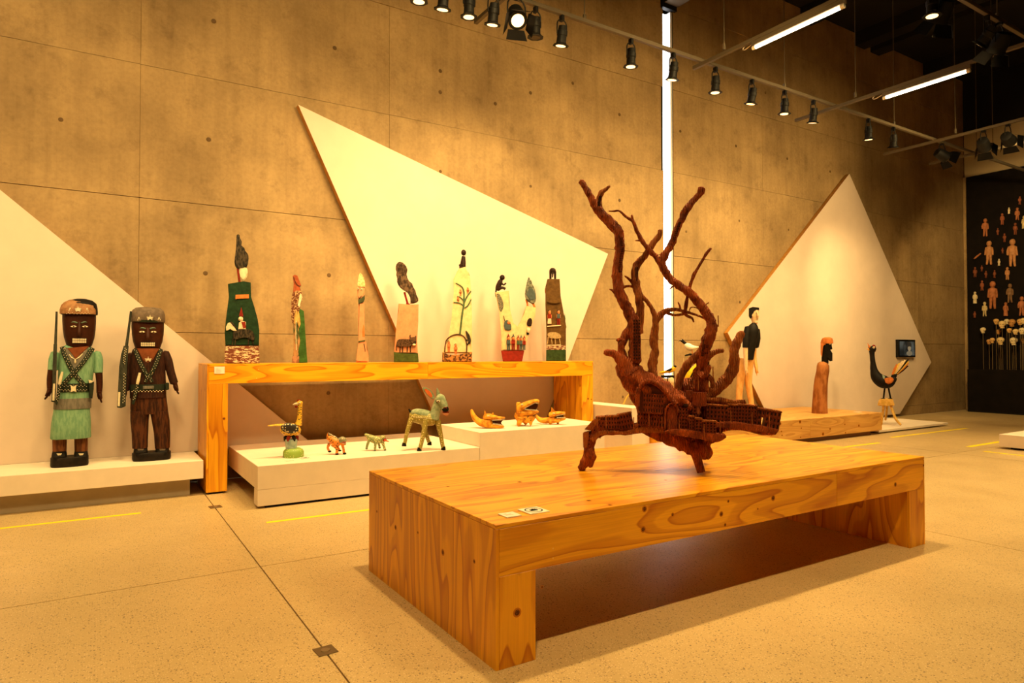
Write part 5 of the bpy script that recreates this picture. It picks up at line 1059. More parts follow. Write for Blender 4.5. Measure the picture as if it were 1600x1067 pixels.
def leopard():
    z = ZA; k = anim_k(526, 710, .372); t = k.thing('toy_leopard', 'small orange black-spotted beast with an open red mouth', 'sculpture')
    quad(k, t, z((596, 500, 2.5, 3), (620, 520, 6, 2), (650, 540, 6.6, 0), (680, 545, 6.0, -2)), [z((604, 555, 2.8, 5), (592, 585, 1.8, 5), (606, 616, 1.9, 5)), z((625, 560, 2.8, -4), (660, 590, 2.2, -4), (660, 628, 2.2, -5)), z((655, 560, 2.8, 5), (672, 590, 1.9, 6), (680, 608, 1.9, 6)), z((700, 555, 2.6, -2), (710, 590, 2.0, -2), (716, 628, 2.0, -2))], ORS)
    for x, y, d in ((606, 612, 5), (662, 632, -6), (682, 606, 6), (720, 628, -3)): k.blob('paw', *z((x, y))[0], d, (2.8, 2.6, 1.5), BLKP, t)
    k.tube('crest', z((594, 478, 1.6, 2), (620, 490, 1.5, 1), (650, 505, 1.5, 0), (672, 518, 1.3, -2)), streaks((0.02, 0.015, 0.01), (0.7, 0.6, 0.4), 70), t, n=8); k.tube('tail', z((598, 525, 2.4, 3), (592, 500, 2.0, 3), (596, 472, 1.0, 2)), ORS, t, n=8)
    h = k.tube('upper_jaw', z((682, 532, 4.6, -2), (702, 522, 4.8, -3), (720, 526, 3.6, -4), (730, 535, 2.0, -4)), dots((0.30, 0.28, 0.16), (0.05, 0.03, 0.02), 90, .3), t, n=10, round_end=True); k.tube('lower_jaw', z((684, 548, 3.4, -2), (705, 555, 2.6, -3), (728, 556, 1.6, -4)), ORS, t, n=10, round_end=True)
    k.slab('mouth', z((692, 545), (705, 533), (730, 537), (730, 550), (706, 551)), -5.4, 0, paint((0.55, 0.03, 0.02), .5, .1, 30), t, .4); bm = bmesh.new()
    for i in range(6): blob(bm, k.P(*z((703 + i * 5, 534))[0], -6.2), (.5, .5, .9), 0, 6, 4); blob(bm, k.P(*z((703 + i * 5, 551))[0], -6.2), (.5, .5, .8), 0, 6, 4)
    k.add('teeth', bm, CREAM, t); k.blob('eye', *z((703, 518))[0], -7.4, (1.2, .7, 1.2), WHT, h)
leopard()
def lizard():
    z = ZA; k = anim_k(590, 704, .372); t = k.thing('toy_lizard', 'small green spotted beast with a forked red tongue', 'sculpture')
    quad(k, t, z((874, 482, 2.0, 3), (890, 492, 3, 3), (920, 512, 5.6, 2), (960, 526, 6.2, 0), (1000, 524, 5, -2)), [z((908, 520, 2.6, -3), (895, 555, 2.0, -4), (886, 588, 1.8, -4)), z((955, 535, 2.6, -5), (952, 570, 2.0, -6), (950, 602, 1.8, -6)), z((970, 530, 2.4, 5), (980, 560, 1.8, 6), (985, 582, 1.7, 6)), z((1005, 540, 2.6, -2), (1016, 570, 2.0, -3), (1024, 598, 1.8, -3))], GRS)
    k.tube('tail', z((896, 495, 2.4, 3), (884, 486, 2.4, 3), (873, 478, 1.6, 3)), paint((0.10, 0.13, 0.05), .5, .2, 30), t, n=8)
    for x, y, d in ((886, 592, -4), (950, 604, -6), (985, 584, 6), (1026, 600, -3)): k.blob('paw', *z((x, y))[0], d, (2.0, 2.0, 1.4), GREY, t)
    h = k.tube('head', z((992, 520, 4.6, -2), (1008, 508, 4.0, -2), (1024, 505, 2.6, -3)), GRS, t, n=10, round_end=True); k.tube('jaw', z((995, 532, 3, -2), (1012, 535, 2.2, -3), (1026, 534, 1.2, -3)), GRS, t, n=8, round_end=True); k.slab('mouth', z((1006, 522), (1026, 510), (1038, 518), (1036, 528), (1014, 534)), -5.6, -1, RED, t, .3); k.tube('tongue', z((1020, 526, 1.3, -5), (1038, 532, 1.1, -6), (1056, 538, .5, -6)), paint((0.62, 0.10, 0.03), .5, .1, 30), t, n=7); k.blob('eye', *z((1006, 506))[0], -6, (1.0, .6, 1.0), WHT, h)
lizard()
def donkey():
    z = ZA; k = anim_k(664, 702.5, .372); t = k.thing('painted_donkey', 'green-grey toy donkey with dotted olive legs and an open mouth', 'sculpture')
    quad(k, t, z((1222, 318, 5, 4), (1250, 335, 9.5, 4), (1310, 350, 10.5, 0), (1370, 358, 10.5, -4), (1400, 360, 8.5, -6)), [z((1225, 355, 4.6, -2), (1198, 440, 3.4, -4), (1174, 548, 2.8, -6)), z((1338, 365, 4.8, -10), (1315, 480, 3.6, -13), (1290, 585, 2.9, -15)), z((1315, 390, 4.4, 8), (1340, 480, 3.2, 10), (1362, 540, 2.8, 12)), z((1425, 370, 5.0, -5), (1448, 480, 3.6, -6), (1466, 580, 3.0, -7))], OLV)
    k.tube('back', z((1228, 310, 4, 2), (1260, 312, 7, 2), (1310, 322, 8.4, -1), (1360, 335, 8, -4)), DGY, t, n=12, round_end=True)
    for x, y, d in ((1172, 548, -6), (1287, 585, -15), (1364, 540, 12), (1469, 576, -7)): q = z((x, y))[0]; k.tube('hoof', [(q[0], q[1] - 2.4, 3.0, d), (q[0] - .4, q[1] + 2.9, 3.9, d)], BLKP, t, n=10, sub=0)
    k.tube('neck', z((1395, 355, 9, -6), (1405, 310, 7.6, -6), (1425, 250, 7.4, -6), (1440, 215, 8, -6)), DGY, t, n=14, round_end=True)
    h = k.tube('head', z((1425, 195, 6, -6), (1440, 205, 8.8, -7), (1460, 240, 7.6, -9), (1478, 275, 6, -11)), DGY, t, n=14, round_end=True); k.blob('muzzle', *z((1482, 280))[0], -12, (5.8, 5.4, 5.0), BLKP, h, .5); k.slab('lower_jaw', z((1455, 302), (1475, 308), (1505, 305), (1506, 318), (1490, 328), (1465, 320)), -15, -8, PINK, h, .8); k.slab('mouth', z((1458, 296), (1480, 292), (1508, 296), (1505, 308), (1475, 310)), -14, -9, RED, h, .3)
    for x in (1474, 1490): k.blob('nostril', *z((x, 272))[0], -17, (1.0, .6, 1.3), RED, h)
    e = k.slab('ear', z((1385, 205), (1355, 185), (1322, 150), (1310, 122), (1325, 115), (1355, 125), (1382, 150), (1402, 190)), -8, -4, DGY, h, 1.0, 2); k.slab('inner_ear', z((1378, 192), (1350, 172), (1325, 135), (1335, 127), (1362, 143), (1382, 172)), -9.0, -7, paint((0.70, 0.16, 0.04), .5, .1, 30), e, .3, 2)
    k.slab('ear', z((1415, 180), (1414, 140), (1420, 116), (1436, 145), (1452, 180)), -5, -1, DGY, h, .8)
    for x, y, d in ((1429, 222, -14.5), (1484, 215, -9)): q = k.blob('eye', *z((x, y))[0], d, (4.0 if x < 1450 else 1.4, 1.6, 2.6), BLKP, h); k.blob('eye_white', *z((x, y))[0], d - 1.1, (3.0 if x < 1450 else .9, 1.0, 1.8), WHT, h); k.blob('pupil', *z((x, y + 1))[0], d - 1.9, (1.1, .6, 1.1), BLKP, h)
    k.tube('tail', z((1230, 305, 2.4, 4), (1218, 300, 2.0, 4), (1206, 280, .8, 4)), BLKP, t, n=8)
    bm = bmesh.new()
    for i in range(12): blob(bm, k.P(*z((1228 + i * 12, 340 + i * 1.2))[0], -8 - i * .5), (.9, .7, .9), 0, 6, 4)
    k.add('bead_line', bm, CREAM, t)
donkey()
# ---- three snarling beasts
ZE = zc(700, 580, 6.154); WOODO = streaks((0.56, 0.205, 0.018), (0.86, 0.40, 0.035), 16, (1, 1, 1)); MOUTH = paint((0.06, 0.015, 0.008), .5, .2, 30)
def teeth(k, par, a, c, d, n, h, up_):
    bm = bmesh.new()
    for i in range(n):
        q = k.P(*[p + (r_ - p) * (i + .5) / n for p, r_ in zip(a, c)], d); tube(bm, [(q, .85), (q + Vector((0, 0, h if up_ else -h)), .15)], 6)
    k.add('teeth', bm, CREAM, par)
def beast1():
    z = ZE; k = anim_k(765, 669, .525); t = k.thing('snarling_beast', 'orange wooden beast lying flat with an upright curled tail', 'sculpture')
    k.tube('body', z((228, 378, 1.8, 4), (240, 425, 3.8, 4), (270, 468, 4.8, 3), (315, 500, 5.6, 2), (365, 505, 7.2, 0), (412, 500, 6.4, -2)), WOODO, t, n=14, flat=(1, 1.3), round_end=True)
    k.tube('upper_jaw', z((350, 448, 4.0, -1), (395, 444, 5.2, -3), (440, 450, 4.2, -4), (490, 455, 2.5, -5), (545, 455, 1.5, -6)), WOODO, t, n=12, flat=(1, 1.3), round_end=True); k.tube('lower_jaw', z((370, 520, 5, -1), (430, 532, 3.4, -3), (490, 540, 2.6, -4), (535, 538, 1.6, -5)), WOODO, t, n=12, flat=(1, 1.5), round_end=True)
    k.slab('mouth', z((408, 492), (440, 468), (500, 462), (535, 466), (505, 500), (530, 525), (470, 524), (430, 512)), -5, 2, MOUTH, t, .5); teeth(k, t, z((425, 474))[0], z((548, 464))[0], -8.6, 11, 2.2, False); teeth(k, t, z((430, 514))[0], z((535, 530))[0], -8.4, 10, 2.2, True)
    for q in (((345, 440), (352, 376), (372, 415)), ((418, 420), (434, 396), (442, 420))): k.slab('ear', z(*q), -7, -3.5, WOODO, t, .4)
    k.blob('eye', *z((388, 436))[0], -9.6, (2.0, .8, 1.2), WHT, t)
beast1()
def beast2():
    z = ZE; k = anim_k(821, 665.5, .525); t = k.thing('snarling_beast', 'orange wooden beast rearing up with a wide gaping jaw', 'sculpture')
    k.tube('body', z((655, 440, 3.6, 6), (690, 450, 6.5, 4), (740, 455, 8.6, 0), (790, 455, 7.6, -3), (815, 440, 5, -5)), WOODO, t, n=14, round_end=True); k.tube('neck', z((740, 460, 8, 0), (712, 410, 7.4, 0), (700, 370, 6, 0)), WOODO, t, n=12, round_end=True)
    k.box('stub_tail', *[700 + v / 6.154 for v in (655, 700)], *[580 + v / 6.154 for v in (308, 420)], 2, 10, WOODO, t, 1.5)
    k.tube('upper_jaw', z((690, 365, 5.4, 0), (720, 343, 5.4, -3), (770, 317, 4.4, -5), (820, 297, 3.2, -6), (862, 290, 2.2, -7), (873, 304, 1.7, -7)), WOODO, t, n=12, flat=(1, 1.5), round_end=True); k.tube('lower_jaw', z((710, 402, 6, 0), (760, 407, 4.6, -4), (820, 404, 3.2, -6), (868, 397, 1.9, -7)), WOODO, t, n=12, flat=(1, 1.5), round_end=True)
    k.slab('mouth', z((735, 365), (770, 335), (830, 312), (868, 318), (862, 345), (840, 380), (780, 378)), -5, 3, MOUTH, t, .6); teeth(k, t, z((735, 358))[0], z((835, 308))[0], -11, 9, 1.8, False); teeth(k, t, z((735, 376))[0], z((862, 386))[0], -11, 11, 1.8, True); teeth(k, t, z((840, 306))[0], z((874, 318))[0], -10, 4, 1.8, False)
    for q in (z((700, 460, 6, -5), (685, 500, 4, -6), (678, 528, 3, -7)), z((790, 460, 5, -4), (795, 500, 3, -5), (796, 526, 1.2, -5)), z((740, 470, 5, 8), (745, 500, 3.4, 9), (748, 518, 2, 9))): k.tube('leg', q, WOODO, t, n=10, round_end=True)
    k.slab('ear', z((648, 400), (636, 440), (664, 490), (672, 440)), 0, 4, WOODO, t, .6); k.blob('eye', *z((712, 328))[0], -10.5, (1.8, .8, 1.2), WHT, t)
    bm = bmesh.new()
    for p in ((740, 465), (772, 440), (795, 480), (822, 435), (700, 400), (765, 450)): blob(bm, k.P(*z(p)[0], -12.5), (1.2, .8, .7), .4, 6, 4)
    k.add('burn_marks', bm, BLKP, t)
beast2()
def beast3():
    z = ZE; k = anim_k(866, 663, .525); t = k.thing('snarling_beast', 'orange wooden beast with a tall pointed ear beside the bench leg', 'sculpture')
    k.tube('body', z((850, 428, 1.8, 6), (868, 458, 3.4, 5), (900, 476, 4.2, 4), (945, 478, 4.6, 2), (990, 472, 5.2, 0), (1030, 466, 5, -2)), WOODO, t, n=14, flat=(1, 1.3), round_end=True)
    k.tube('upper_jaw', z((985, 424, 4.4, -1), (1020, 416, 4.2, -3), (1070, 408, 3, -4), (1122, 404, 1.7, -5)), WOODO, t, n=12, flat=(1, 1.5), round_end=True); k.tube('lower_jaw', z((990, 478, 5, -1), (1040, 478, 3.6, -3), (1090, 469, 2.4, -4), (1128, 459, 1.4, -5)), WOODO, t, n=12, flat=(1, 1.5), round_end=True)
    k.slab('mouth', z((1030, 448), (1060, 428), (1122, 416), (1105, 435), (1125, 448), (1060, 462)), -4.6, 2, MOUTH, t, .5); teeth(k, t, z((1040, 430))[0], z((1128, 412))[0], -8, 9, 1.7, False); teeth(k, t, z((1045, 456))[0], z((1128, 452))[0], -8, 9, 1.7, True)
    k.slab('ear', z((988, 425), (994, 343), (1012, 366), (1040, 400)), -6, -2.5, WOODO, t, .5); k.blob('eye', *z((1016, 410))[0], -9.2, (1.8, .7, 1.1), WHT, t)
    for q in (z((995, 480, 4, -3), (985, 500, 2.6, -4), (980, 512, 1.6, -4)), z((1050, 480, 3.4, 3), (1056, 495, 2.4, 3), (1056, 508, 1.6, 3))): k.tube('leg', q, WOODO, t, n=8, round_end=True)
beast3()

# ================================================================ RIGHT-HAND GROUP
ZR = zc(1130, 460, 4.324)
FACEC = paint((0.74, 0.52, 0.28), .5, .08, 20); TAN = streaks((0.66, 0.33, 0.09), (0.78, 0.44, 0.15), 10, (3, 3, .6)); BLACKS = paint((0.010, 0.008, 0.006), .55, .25, 14); RUST = streaks((0.26, 0.085, 0.022), (0.44, 0.17, 0.05), 6, (2, 2, .7))
def walking_man():
    k = K.at(1180, 6.85, .3655); z = ZR; t = k.thing('carved_man', 'tall carved man in a black shirt and tan trousers before the five-sided board', 'sculpture')
    bm = bmesh.new(); c = lambda x, y: k.P(x, y)
    bm = bmesh.new(); loft(bm, [(k.P(*z((x, y))[0]).x, 0, k.P(*z((x, y))[0]).z, w_, b, 2.4) for x, y, w_, b in ((212, 205, 3.6, 4.5), (212, 192, 4.0, 5), (213, 170, 5.4, 6.5), (212, 145, 6.6, 8), (210, 118, 7.4, 8.6), (208, 102, 6.6, 8), (206, 96, 4.5, 6))], 18); h = k.add('head', bm, FACEC, t)
    bm = bmesh.new(); tube(bm, k.T(z((224, 108, 1.0, -6), (230, 128, 1.6, -8), (236, 150, 1.8, -8), (230, 156, 1.2, -7)), 3), 8, round_end=True); k.add('nose', bm, FACEC, h)
    k.slab('hair', z((173, 100), (200, 90), (242, 95), (243, 108), (205, 112), (195, 130), (194, 160), (182, 168), (173, 150)), -9, 9, BLKP, h, 2.0); k.slab('beard', z((212, 182), (238, 184), (236, 197), (216, 199)), -7.4, 2, WHT, h, .8)
    k.blob('eye', *z((224, 130))[0], -8.2, (1.1, .6, .8), BLKP, h); k.tube('mouth', z((222, 172, .4, -7), (236, 171, .4, -7.2)), BLKP, h, n=6, sub=0); k.blob('ear', *z((198, 145))[0], -8, (1.2, 1, 2.6), FACEC, h)
    prism(k, [(q[0][1], q[0][0], q[1][0], 0, b, 2.4) for q, b in ((z((138, 445), (204, 445)), 8.5), (z((142, 400), (212, 400)), 8.8), (z((146, 330), (226, 330)), 10), (z((150, 260), (242, 260)), 11), (z((162, 225), (236, 225)), 10), (z((182, 205), (226, 205)), 7), (z((195, 196), (220, 196)), 5))], BLACKS, t, 'shirt')
    k.tube('sleeve', z((165, 225, 4.2, -8), (155, 290, 5.2, -10), (152, 362, 4.8, -11)), BLACKS, t, n=12, round_end=True); k.tube('sleeve', z((230, 240, 3.8, 6), (232, 300, 4.6, 8), (222, 360, 4.0, 8)), BLACKS, t, n=12, round_end=True)
    k.tube('arm', z((151, 358, 3.8, -11), (152, 430, 3.4, -12), (154, 500, 2.8, -12)), FACEC, t, n=10); k.tube('arm', z((212, 370, 3.2, 8), (212, 430, 3.0, 8), (224, 500, 2.8, 6)), TAN, t, n=10)
    hand2 = lambda x, y, d, m: k.add('hand', (lambda bm: [tube(bm, k.T(z((x, y, 2.8, d), (x + 2, y + 22, 3.0, d), (x + 3, y + 36, 2.0, d)), 3), 9, flat=(.8, 1), round_end=True)] + [tube(bm, k.T(z((x + 1, y + 32, .8, d - 1.8 + i * 1.2), (x + 3, y + 46 - abs(i - 1.5) * 2, .75, d - 1.8 + i * 1.2), (x + 4, y + 54 - abs(i - 1.5) * 3, .5, d - 1.6 + i * 1.1)), 2), 6, round_end=True) for i in range(4)] + [tube(bm, k.T(z((x + 4, y + 12, .9, d - 2), (x + 12, y + 26, .8, d - 3), (x + 12, y + 36, .5, d - 3)), 2), 6, round_end=True)] and bm)(bmesh.new()), m, t)
    hand2(153, 498, -12, FACEC); hand2(224, 500, 6, TAN)
    k.tube('trouser_leg', z((150, 440, 7.4, 0), (128, 520, 6.6, 0), (115, 600, 5.6, 0), (108, 690, 4.8, 0), (108, (k.by - 466) * 4.324, 4.4, 0)), TAN, t, n=14, sub=4); k.tube('trouser_leg', z((178, 440, 7, 1), (172, 540, 6.0, 2), (172, 610, 5.2, 2), (182, 680, 4.6, 2), (192, 748, 4.0, 2), (194, (k.by - 466) * 4.324, 3.8, 2)), TAN, t, n=14, sub=4)
    k.slab('shoe', z((90, (k.by - 460) * 4.324), (93, (k.by - 468) * 4.324), (124, (k.by - 468) * 4.324), (132, (k.by - 460) * 4.324)), -4, 5, FACEC, t, 1.0); k.slab('shoe', z((176, (k.by - 460) * 4.324), (178, (k.by - 468) * 4.324), (208, (k.by - 468) * 4.324), (218, (k.by - 460) * 4.324)), -4, 6, BLKP, t, .8)
walking_man()
def bust():
    k = K(1281, 645.5, gz(1281, 645.5, .365) + Vector((0, 0, .0005))); z = ZR; t = k.thing('carved_bust', 'carved bearded black head with orange hair on a rust brown robe', 'sculpture')
    prism(k, [(q[0][1], q[0][0], q[1][0], 0, b, 2.5) for q, b in ((z((596, 803), (706, 803)), 12), (z((602, 720), (704, 720)), 11.5), (z((610, 620), (706, 620)), 11.5), (z((617, 570), (710, 570)), 11.5), (z((628, 520), (718, 520)), 11.5), (z((632, 485), (717, 485)), 11), (z((638, 466), (706, 466)), 9), (z((655, 456), (690, 456)), 6))], RUST, t, 'robe')
    prism(k, [(q[0][1], q[0][0], q[1][0], 0, b, 2.3) for q, b in ((z((664, 470), (712, 480)), 6), (z((664, 440), (712, 440)), 6.5), (z((664, 400), (718, 400)), 7.6), (z((668, 350), (732, 350)), 9), (z((668, 315), (738, 315)), 9), (z((676, 298), (728, 298)), 7))], BLKP, t, 'head')
    k.slab('beard', z((690, 385), (722, 375), (738, 400), (738, 452), (720, 455), (700, 430)), -6, 6, BLKP, t, 1.4); k.slab('nose', z((716, 340), (732, 340), (738, 372), (722, 378)), -3.5, 3.5, BLKP, t, .8)
    prism(k, [(q[0][1], q[0][0], q[1][0], 0, b, 2.3) for q, b in ((z((661, 335), (744, 328)), 10.4), (z((660, 318), (744, 318)), 10.6), (z((668, 300), (738, 300)), 9.5), (z((685, 292), (722, 292)), 6))], ORG, t, 'hair'); k.slab('back_hair', z((658, 325), (690, 325), (698, 345), (690, 350), (684, 335), (672, 350), (668, 425), (659, 410)), -9, 9, ORG, t, 1.0)
    k.blob('eye', *z((720, 338))[0], -7.8, (2.0, 1.2, .9), WHT, t)
bust()
def black_bird():
    z = zc(1320, 500, 5.62); k = K(1384, 664, gz(1384, 664, .060) + Vector((0, 0, .0005))); t = k.thing('black_bird', 'black bird with a fan tail and open beak perched on a wooden stump', 'sculpture')
    bm = bmesh.new(); tube(bm, k.T(z((238, 270, 4.4), (240, 310, 3.6), (246, 370, 3.8), (256, 440, 5.4), (280, 500, 8.6), (330, 540, 10.5), (385, 545, 9.5), (425, 525, 5), (440, 505, 3)), 4), 14, round_end=True); blob(bm, k.P(*z((245, 255))[0]), (5.2, 4.6, 5)); k.add('body', bm, BLKP, t)
    k.slab('upper_beak', z((243, 245), (222, 232), (197, 200), (206, 232), (212, 248)), -1.6, 1.6, ORG, t, .4); k.slab('tongue', z((240, 250), (204, 212), (205, 245), (215, 254)), -.9, .9, RED, t, .2); k.slab('lower_beak', z((240, 268), (215, 272), (188, 252), (215, 251), (240, 252)), -1.6, 1.6, paint((.76, .36, .04), .5, .1, 30), t, .4)
    k.blob('eye', *z((255, 242))[0], -4.2, (1.6, .8, 1.7), WHT, t); k.blob('pupil', *z((255, 242))[0], -4.9, (.8, .5, .8), BLKP, t); k.tube('red_crown', z((244, 228, 1.2, -2), (256, 225, 1.5, -1), (266, 240, 1.3, 0), (266, 280, .8, 1)), RED, t, n=7)
    k.slab('wing', z((345, 515), (385, 505), (412, 502), (430, 520), (415, 548), (380, 562), (352, 552)), -10.5, -6, ORG, t, 1.2, 2); k.slab('shoulder_patch', z((328, 480), (345, 488), (355, 500), (345, 512), (340, 530)), -9, -5, streaks((.25, .36, .34), (.35, .44, .38), 30), t, .4)
    k.slab('tail_root', z((404, 500), (415, 474), (460, 476), (456, 500), (430, 520)), -2, 2, BLKP, t, .4)
    for i, (x, y, m) in enumerate(((458, 388, ORG), (480, 378, YEL), (508, 362, WHT), (532, 352, WHT), (558, 346, BLKP), (560, 362, YEL), (560, 378, ORG), (556, 402, BLKP))):
        a = (418 + i * 5.5, 480); k.tube('tail_feather', z(a + (1.2, i * .5 - 2), ((a[0] + x) / 2, (a[1] + y) / 2, 1.9, i * .5 - 2), (x, y, .9, i * .5 - 2)), m if m is not YEL else paint((.76, .50, .08), .5, .1, 30), t, n=8, flat=(1, .4))
    for a, c in (((352, 585), (340, 690)), ((382, 585), (402, 690))):
        k.tube('leg', z(a + (1.3,), c + (1.2,)), BLKP, t, n=8, sub=0)
        for dx in (-18, -4, 10): k.tube('toe', z((c[0], c[1] - 2, 1.0), (c[0] + dx, c[1] + 4, 1.1, -3), (c[0] + dx * 1.5, c[1] + 12, .6, -5)), BLKP, t, n=6)
    WY = streaks((.62, .36, .07), (.76, .48, .13), 20); k.slab('stump', z((288, 745), (296, 712), (312, 692), (360, 690), (420, 692), (436, 740), (430, 752), (380, 752), (300, 752)), -10, 8, WY, t, 2.0)
    k.tube('stump_leg', z((340, 752, 1.8), (336, 800, 1.8), (326, 880, 1.6), (322, 920, 1.5)), WY, t, n=8); k.tube('stump_leg', z((404, 752, 1.9, -4), (424, 810, 2, -8), (450, 872, 1.9, -12), (492, 922, 1.6, -16)), WY, t, n=8); k.tube('stump_leg', z((370, 752, 1.8, 6), (366, 820, 1.7, 12), (356, 878, 1.5, 18)), WY, t, n=8)
black_bird()
# wall screen
def screen():
    z = ZR; a = gy(1399, 530.5, 7.599); c = gy(1426, 558, 7.599)
    t = thing('wall_screen', 'small black screen showing a dim grey portrait on the five-sided board', 'screen', ((a.x + c.x) / 2, 7.598, c.z)); w_, h_ = (c.x - a.x) / 2, a.z - c.z
    obj('case', B(-w_, w_, -.06, 0, 0, h_, .006), MAT_BLACK, t)
    m, n, l, b = nt('screen_picture'); v = coords(n, l, (1, 1, 1)); tx = noise_n(n, l, v, 4.0, 2, .4); r = ramp(n, [(.4, (.03, .035, .03)), (.6, (.22, .23, .19))]); l.new(tx.outputs['Fac'], r.inputs[0]); l.new(r.outputs[0], b.inputs['Emission Color']); b.inputs['Emission Strength'].default_value = .25; b.inputs['Base Color'].default_value = (.01, .01, .01, 1); b.inputs['Roughness'].default_value = .2
    obj('display', B(-w_ * .86, w_ * .88, -.064, -.0605, h_ * .1, h_ * .9), m, t, smooth=False)
    e = lambda nm, cx, cz, rx, rz, col: obj(nm, blob(bmesh.new(), (w_ * cx, -.065, h_ * cz), (w_ * rx, .0012, h_ * rz)), emit('screen_' + nm, col, .25), t)
    e('portrait_hair', .25, .68, .26, .20, (.03, .03, .028)); e('portrait_face', .25, .56, .20, .22, (.30, .28, .22)); e('portrait_shoulders', .25, .22, .36, .14, (.20, .20, .17))
screen()
# ---- birds on thin stands behind the carved tree
def wader():
    z = zc(1040, 500, 7.62); k = K.at(1082, 6.75, .3655); t = k.thing('wader_figure', 'white wading bird with a black neck on a black leaf stand', 'sculpture')
    bm = bmesh.new(); tube(bm, k.T(z((232, 285, 2.2), (255, 305, 5.0), (290, 325, 5.4), (330, 328, 3.6), (370, 325, 1.6), (402, 322, .5)), 4), 12, round_end=True); k.add('body', bm, streaks((.74, .70, .60), (.88, .84, .74), 40, (1, 1, 3)), t)
    k.tube('neck', z((242, 285, 2.4), (215, 262, 2.4), (188, 238, 2.6)), BLKP, t, n=10, round_end=True); k.tube('beak', z((176, 240, 1.0), (162, 252, .6), (152, 264, .3)), GREY, t, n=6); k.blob('eye', *z((186, 236))[0], -2.6, (.8, .5, .8), WHT, t)
    k.tube('bird_leg', z((312, 352, .9), (316, 372, .8), (320, 398, .8)), ORG, t, n=6); k.slab('leaf', z((220, 432), (240, 412), (290, 398), (330, 402), (380, 414), (340, 420), (280, 424)), -5, 5, BLKP, t, .6)
    k.tube('wire', z((232, 424, .5), (212, 460, .5), (216, 530, .5), (230, (k.by - 500.5) * 7.62, .6)), WHT, t, n=6); k.tube('rod', z((300, 420, .9), (302, 700, .9), (302, (k.by - 500) * 7.62, 1.0)), BLKP, t, n=6)
wader()
def yellow_birds():
    k = K.at(1046, 6.7, .3655); t = k.thing('yellow_bird', 'small yellow bird with black wing and cap on a black tray', 'sculpture')
    k.tube('body', [(1031, 582, 1.0), (1040, 581, 2.6), (1050, 578, 3.8), (1054, 574, 3.0)], paint((.78, .46, .02), .5, .1, 30), t, n=10, round_end=True); k.slab('wing', [(1040, 579), (1048, 575), (1051, 576), (1047, 580)], -4.2, -2, BLKP, t, .3); k.blob('cap', 1054.5, 572.5, 0, (2.6, 2.6, 1.8), BLKP, t); k.tube('bird_leg', [(1046, 581, .6), (1046, 587, .6)], PINK, t, n=5, sub=0)
    k.box('tray', 1033, 1053, 586.5, 590, -6, 6, BLKP, t); k.tube('rod', [(1043, 589, .9), (1043, k.by, 1.0)], BLKP, t, n=6, sub=0); k.blob('round_face', 1049, 595, -7, (5, 2, 5.4), WHT, t)
    k = K.at(1080, 6.5, .3655); t = k.thing('yellow_bird', 'large bright yellow bird body half hidden behind the carved tree', 'sculpture')
    k.tube('body', [(1071, 606, 2.5), (1074, 596, 6), (1080, 584, 7), (1086, 575, 4), (1090, 570, 2.6)], paint((.82, .52, .02), .5, .1, 30), t, n=12, round_end=True); k.slab('wing', [(1078, 590), (1084, 577), (1087, 580), (1083, 590)], -7.6, -4, BLKP, t, .4); k.tube('leg', [(1075, 602, 1.0), (1075, k.by, 1.2)], ORG, t, n=7, sub=0); k.tube('leg', [(1081, 598, 1.0, 4), (1081, k.by, 1.2, 4)], ORG, t, n=7, sub=0)
    k = K(980, 631, gz(984, 632.5, .672) + Vector((0, 0, .0005))); t = k.thing('long_legged_bird', 'bird on thin yellow legs on the higher white block behind the carved tree', 'sculpture')
    WY = paint((.74, .48, .08), .5, .1, 30)
    for q in ([(992, 612, .9), (982, 613, .9), (975, 620, 1.0), (970, 631, 1.0)], [(990, 612, .9), (988, 622, .9), (986.5, 631.5, .9)], [(993, 612, .9, 2), (990.5, 622, .9, 2), (989.5, 631, .9, 2)]): k.tube('leg', q, WY, t, n=7)
    k.tube('body', [(986, 610, 3), (993, 605, 5.5), (1002, 599, 6.5), (1010, 596, 4), (1016, 597, 2)], WY, t, n=12, round_end=True); k.tube('head', [(1003, 596, 2), (1001, 590, 1.8), (998, 588, 2.2)], WY, t, n=8, round_end=True)
yellow_birds()

# ================================================================ DOLLS AND HEADS AT THE BLACK WALL
XD = XE - .10
def tone(c, v=.2): return paint(c, .55, v, 14)
DOLLS = [  # centre x, top, bottom, tone, kind
    (1539.5, 341, 369, 0, 'doll'), (1545.5, 376, 413, 1, 'doll'), (1582, 373, 416, 1, 'doll'), (1566, 333, 351, 2, 'doll'), (1576.5, 324, 334, 4, 'robe'), (1589.5, 324, 343.5, 0, 'doll'), (1593.5, 306.5, 319.5, 2, 'doll'),
    (1586.5, 348, 366.5, 3, 'doll'), (1559, 356, 367, 3, 'doll'), (1569.5, 364.5, 378, 3, 'doll'), (1566.5, 387, 396, 3, 'doll'), (1561, 404, 415, 4, 'robe'), (1574, 417, 437, 1, 'doll'), (1523.5, 417, 433, 3, 'doll'), (1534, 414.5, 424, 3, 'doll'), (1540.5, 423, 434, 3, 'doll'), (1554, 422, 434, 3, 'doll'),
    (1534.5, 438, 454, 2, 'doll'), (1551, 439, 482, 0, 'doll'), (1578, 443, 472.5, 5, 'doll'), (1523.5, 455.5, 474, 4, 'robe'), (1538.5, 471.5, 494, 6, 'doll'), (1571.5, 472, 493.5, 0, 'robe'), (1596.5, 463, 493, 0, 'doll'), (1523, 486, 496.5, 3, 'robe'), (1600, 337, 357, 6, 'robe')]
TONES = [(.42, .15, .06), (.52, .24, .10), (.30, .09, .04), (.24, .07, .03), (.75, .62, .38), (.22, .12, .06), (.62, .48, .24)]
TN = ['terracotta', 'pale clay', 'red brown', 'dark brown', 'cream', 'grey brown', 'straw coloured']
